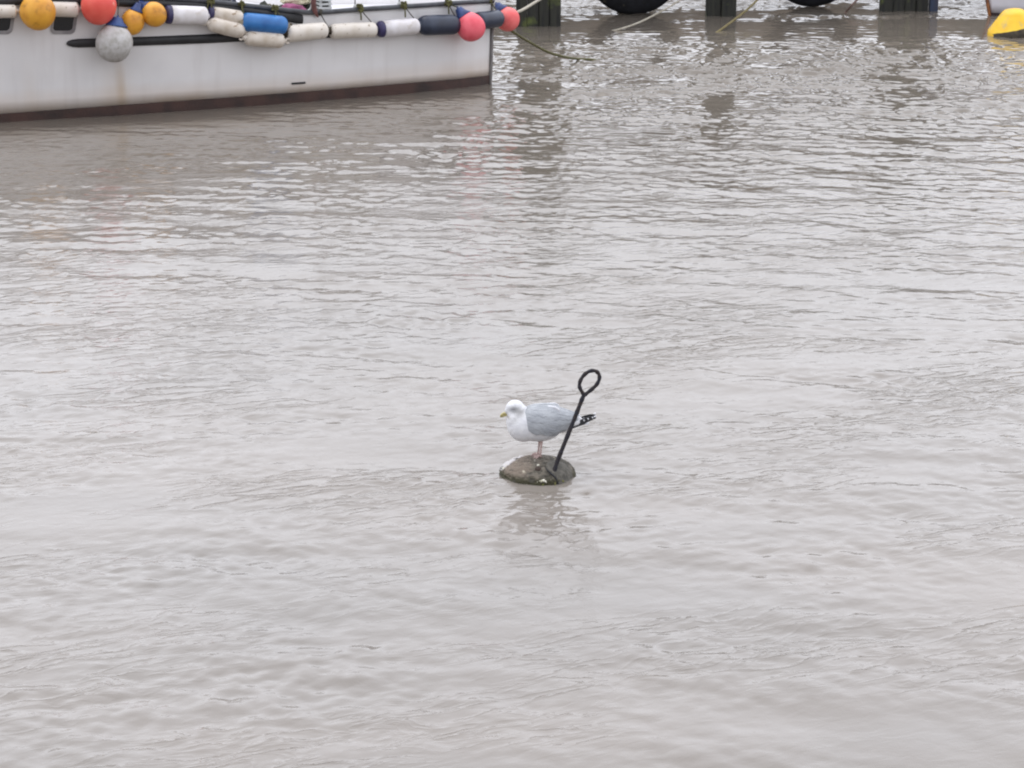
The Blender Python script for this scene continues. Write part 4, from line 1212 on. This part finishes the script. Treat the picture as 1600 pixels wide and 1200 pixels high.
        # white tertial crescent on the back and white trailing edge
        bm = bmesh.new()
        def blade(pts, ws, th, mi=0, d0=0.0, d1=0.0):
            n_ = len(pts); A = []
            for i, (x, y) in enumerate(pts):
                f = i / (n_ - 1); dep = d0 + (d1 - d0) * f
                x0, y0 = pts[max(i - 1, 0)]; x1, y1 = pts[min(i + 1, n_ - 1)]
                L_ = math.hypot(x1 - x0, y1 - y0); nx, ny = -(y1 - y0) / L_, (x1 - x0) / L_
                w2 = ws[i] / 2
                a = O + g(x + nx * w2, y + ny * w2, side * dep / S - th); b_ = O + g(x + nx * w2, y + ny * w2, side * dep / S + th)
                c_ = O + g(x - nx * w2, y - ny * w2, side * (dep - 1.0) / S + th); d_ = O + g(x - nx * w2, y - ny * w2, side * (dep - 1.0) / S - th)
                A.append([bm.verts.new(q) for q in (a, b_, c_, d_)])
            for i in range(n_ - 1):
                for k in range(4):
                    f_ = bm.faces.new((A[i][k], A[i][(k + 1) % 4], A[i + 1][(k + 1) % 4], A[i + 1][k]))
                    f_.material_index = mi if not isinstance(mi, (list, tuple)) else mi[i]
            bm.faces.new(A[0]); bm.faces.new(A[-1][::-1])
        blade([(850, 633.5), (858, 633.2), (866, 633.8), (871, 636.2), (874, 640.5)], [1.6, 2.6, 3.2, 3.6, 2.2], 0.004, 0, 8, 13)
        link("tertial_edge", bm, m_wht, w_)
        # primaries: dark blades with white tips, stacked like steps
        bm = bmesh.new()
        blade([(884, 668), (889, 666.5), (895, 664), (902, 661), (908, 657.8), (915, 654.6), (922, 652.2), (927, 651.0), (930.5, 650.8)], [2, 4.0, 5.2, 6.2, 8.6, 7.6, 6.2, 4.2, 1.0], 0.003, 1, 10.5, 6)
        blade([(900, 661.5), (908, 659), (915, 656.4), (922, 654.2), (930, 652.6)], [3, 4, 3.5, 2.6, 0.6], 0.003, 1, 6.4, 4.2)
        blade([(892, 651), (897, 651.5), (901, 652.6), (904.5, 654.6), (906.5, 657.2)], [9, 10, 9.5, 7, 1.5], 0.004, 0, 10, 7.4)
        for (sx_, sy_, ax_, az_) in ((911.8, 655.0, 1.1, 2.3), (918.2, 652.6, 1.0, 1.9), (925.0, 650.6, 1.0, 1.5), (928.8, 648.8, 2.0, 1.4)):
            p = O + g(sx_, sy_, side * 7.4 / S)
            mt = Matrix.Translation(p) @ Matrix.Rotation(math.radians(-28), 4, 'Y') @ Matrix.Diagonal((ax_ / S, 1.2 / S, az_ / S, 1))
            r_ = bmesh.ops.create_icosphere(bm, subdivisions=2, radius=1.0, matrix=mt)
        link("primary_feathers", bm, [m_wht, m_blk], w_, smooth=False)
    # tail
    bm = bmesh.new()
    pr = []
    for f in (0, .25, .5, .75, 1.0):
        x = 886 + (919 - 886) * f; y = 664 + (660.8 - 664) * f; w = 5 + 3 * f; th = 4.5 * (1 - f) + 1.0
        pr.append([bm.verts.new(O + g(x, y + dz * th, s * w / S)) for s, dz in ((-1, 0), (-.5, -1), (0.5, -1), (1, 0), (.5, .6), (-.5, .6))])
    for a, b2 in zip(pr, pr[1:]):
        for k in range(6): bm.faces.new((a[k], a[(k + 1) % 6], b2[(k + 1) % 6], b2[k]))
    bm.faces.new(pr[0]); bm.faces.new(pr[-1][::-1])
    link("tail", bm, m_wht, root)
    # legs and webbed feet
    m_leg = mat("pink_leg", srgb(196, 170, 164), srgb(160, 136, 130), rough=0.6, scale=60)
    for i, (dx, dep) in enumerate(((-1.3, -0.018), (1.9, 0.030))):
        bm = bmesh.new()
        pts = [g(843 + dx + 1.5, 681, dep), g(843 + dx + 1, 690, dep), g(843 + dx + 0.4, 699, dep), g(843 + dx - 0.6, 708, dep), g(843 + dx - 0.8, 711.8, dep)]
        c = catmull([O + q for q in pts], 5); n_ = len(c)
        add_tube(bm, c, [0.0110 if i_ < 4 else (0.0085 - 0.0026 * math.sin(min(1, (i_ - 4) / (n_ - 8)) * math.pi)) for i_ in range(n_)], 10)
        lg = link("leg", bm, m_leg, root)
        bm = bmesh.new()
        heel = O + g(843 + dx - 0.8, 711.8, dep); heel.z = O.z + 0.010
        tips = []
        for ang in (-38, -5, 28):
            a = math.radians(ang)
            dir_ = Vector((-math.cos(a) * 0.75, -math.sin(a) - 0.35, 0)).normalized()
            tip = heel + dir_ * (0.048 if ang == -5 else 0.042) - Vector((0, 0, 0.008))
            mid_ = heel + dir_ * 0.024 + Vector((0, 0, 0.003))
            add_tube(bm, catmull([heel, mid_, tip], 3), [0.0048, .0045, .0045, .004, .004, .0035, .003], 6)
            tips.append(tip)
        vs = [bm.verts.new(q + Vector((0, 0, 0.0))) for q in (heel, tips[0], tips[1], tips[2])]
        bm.faces.new((vs[0], vs[1], vs[2])); bm.faces.new((vs[0], vs[2], vs[3]))
        vs = [bm.verts.new(q - Vector((0, 0, 0.003))) for q in (heel, tips[0], tips[1], tips[2])]
        bm.faces.new((vs[0], vs[2], vs[1])); bm.faces.new((vs[0], vs[3], vs[2]))
        link("webbed_foot", bm, m_leg, lg)
gull()
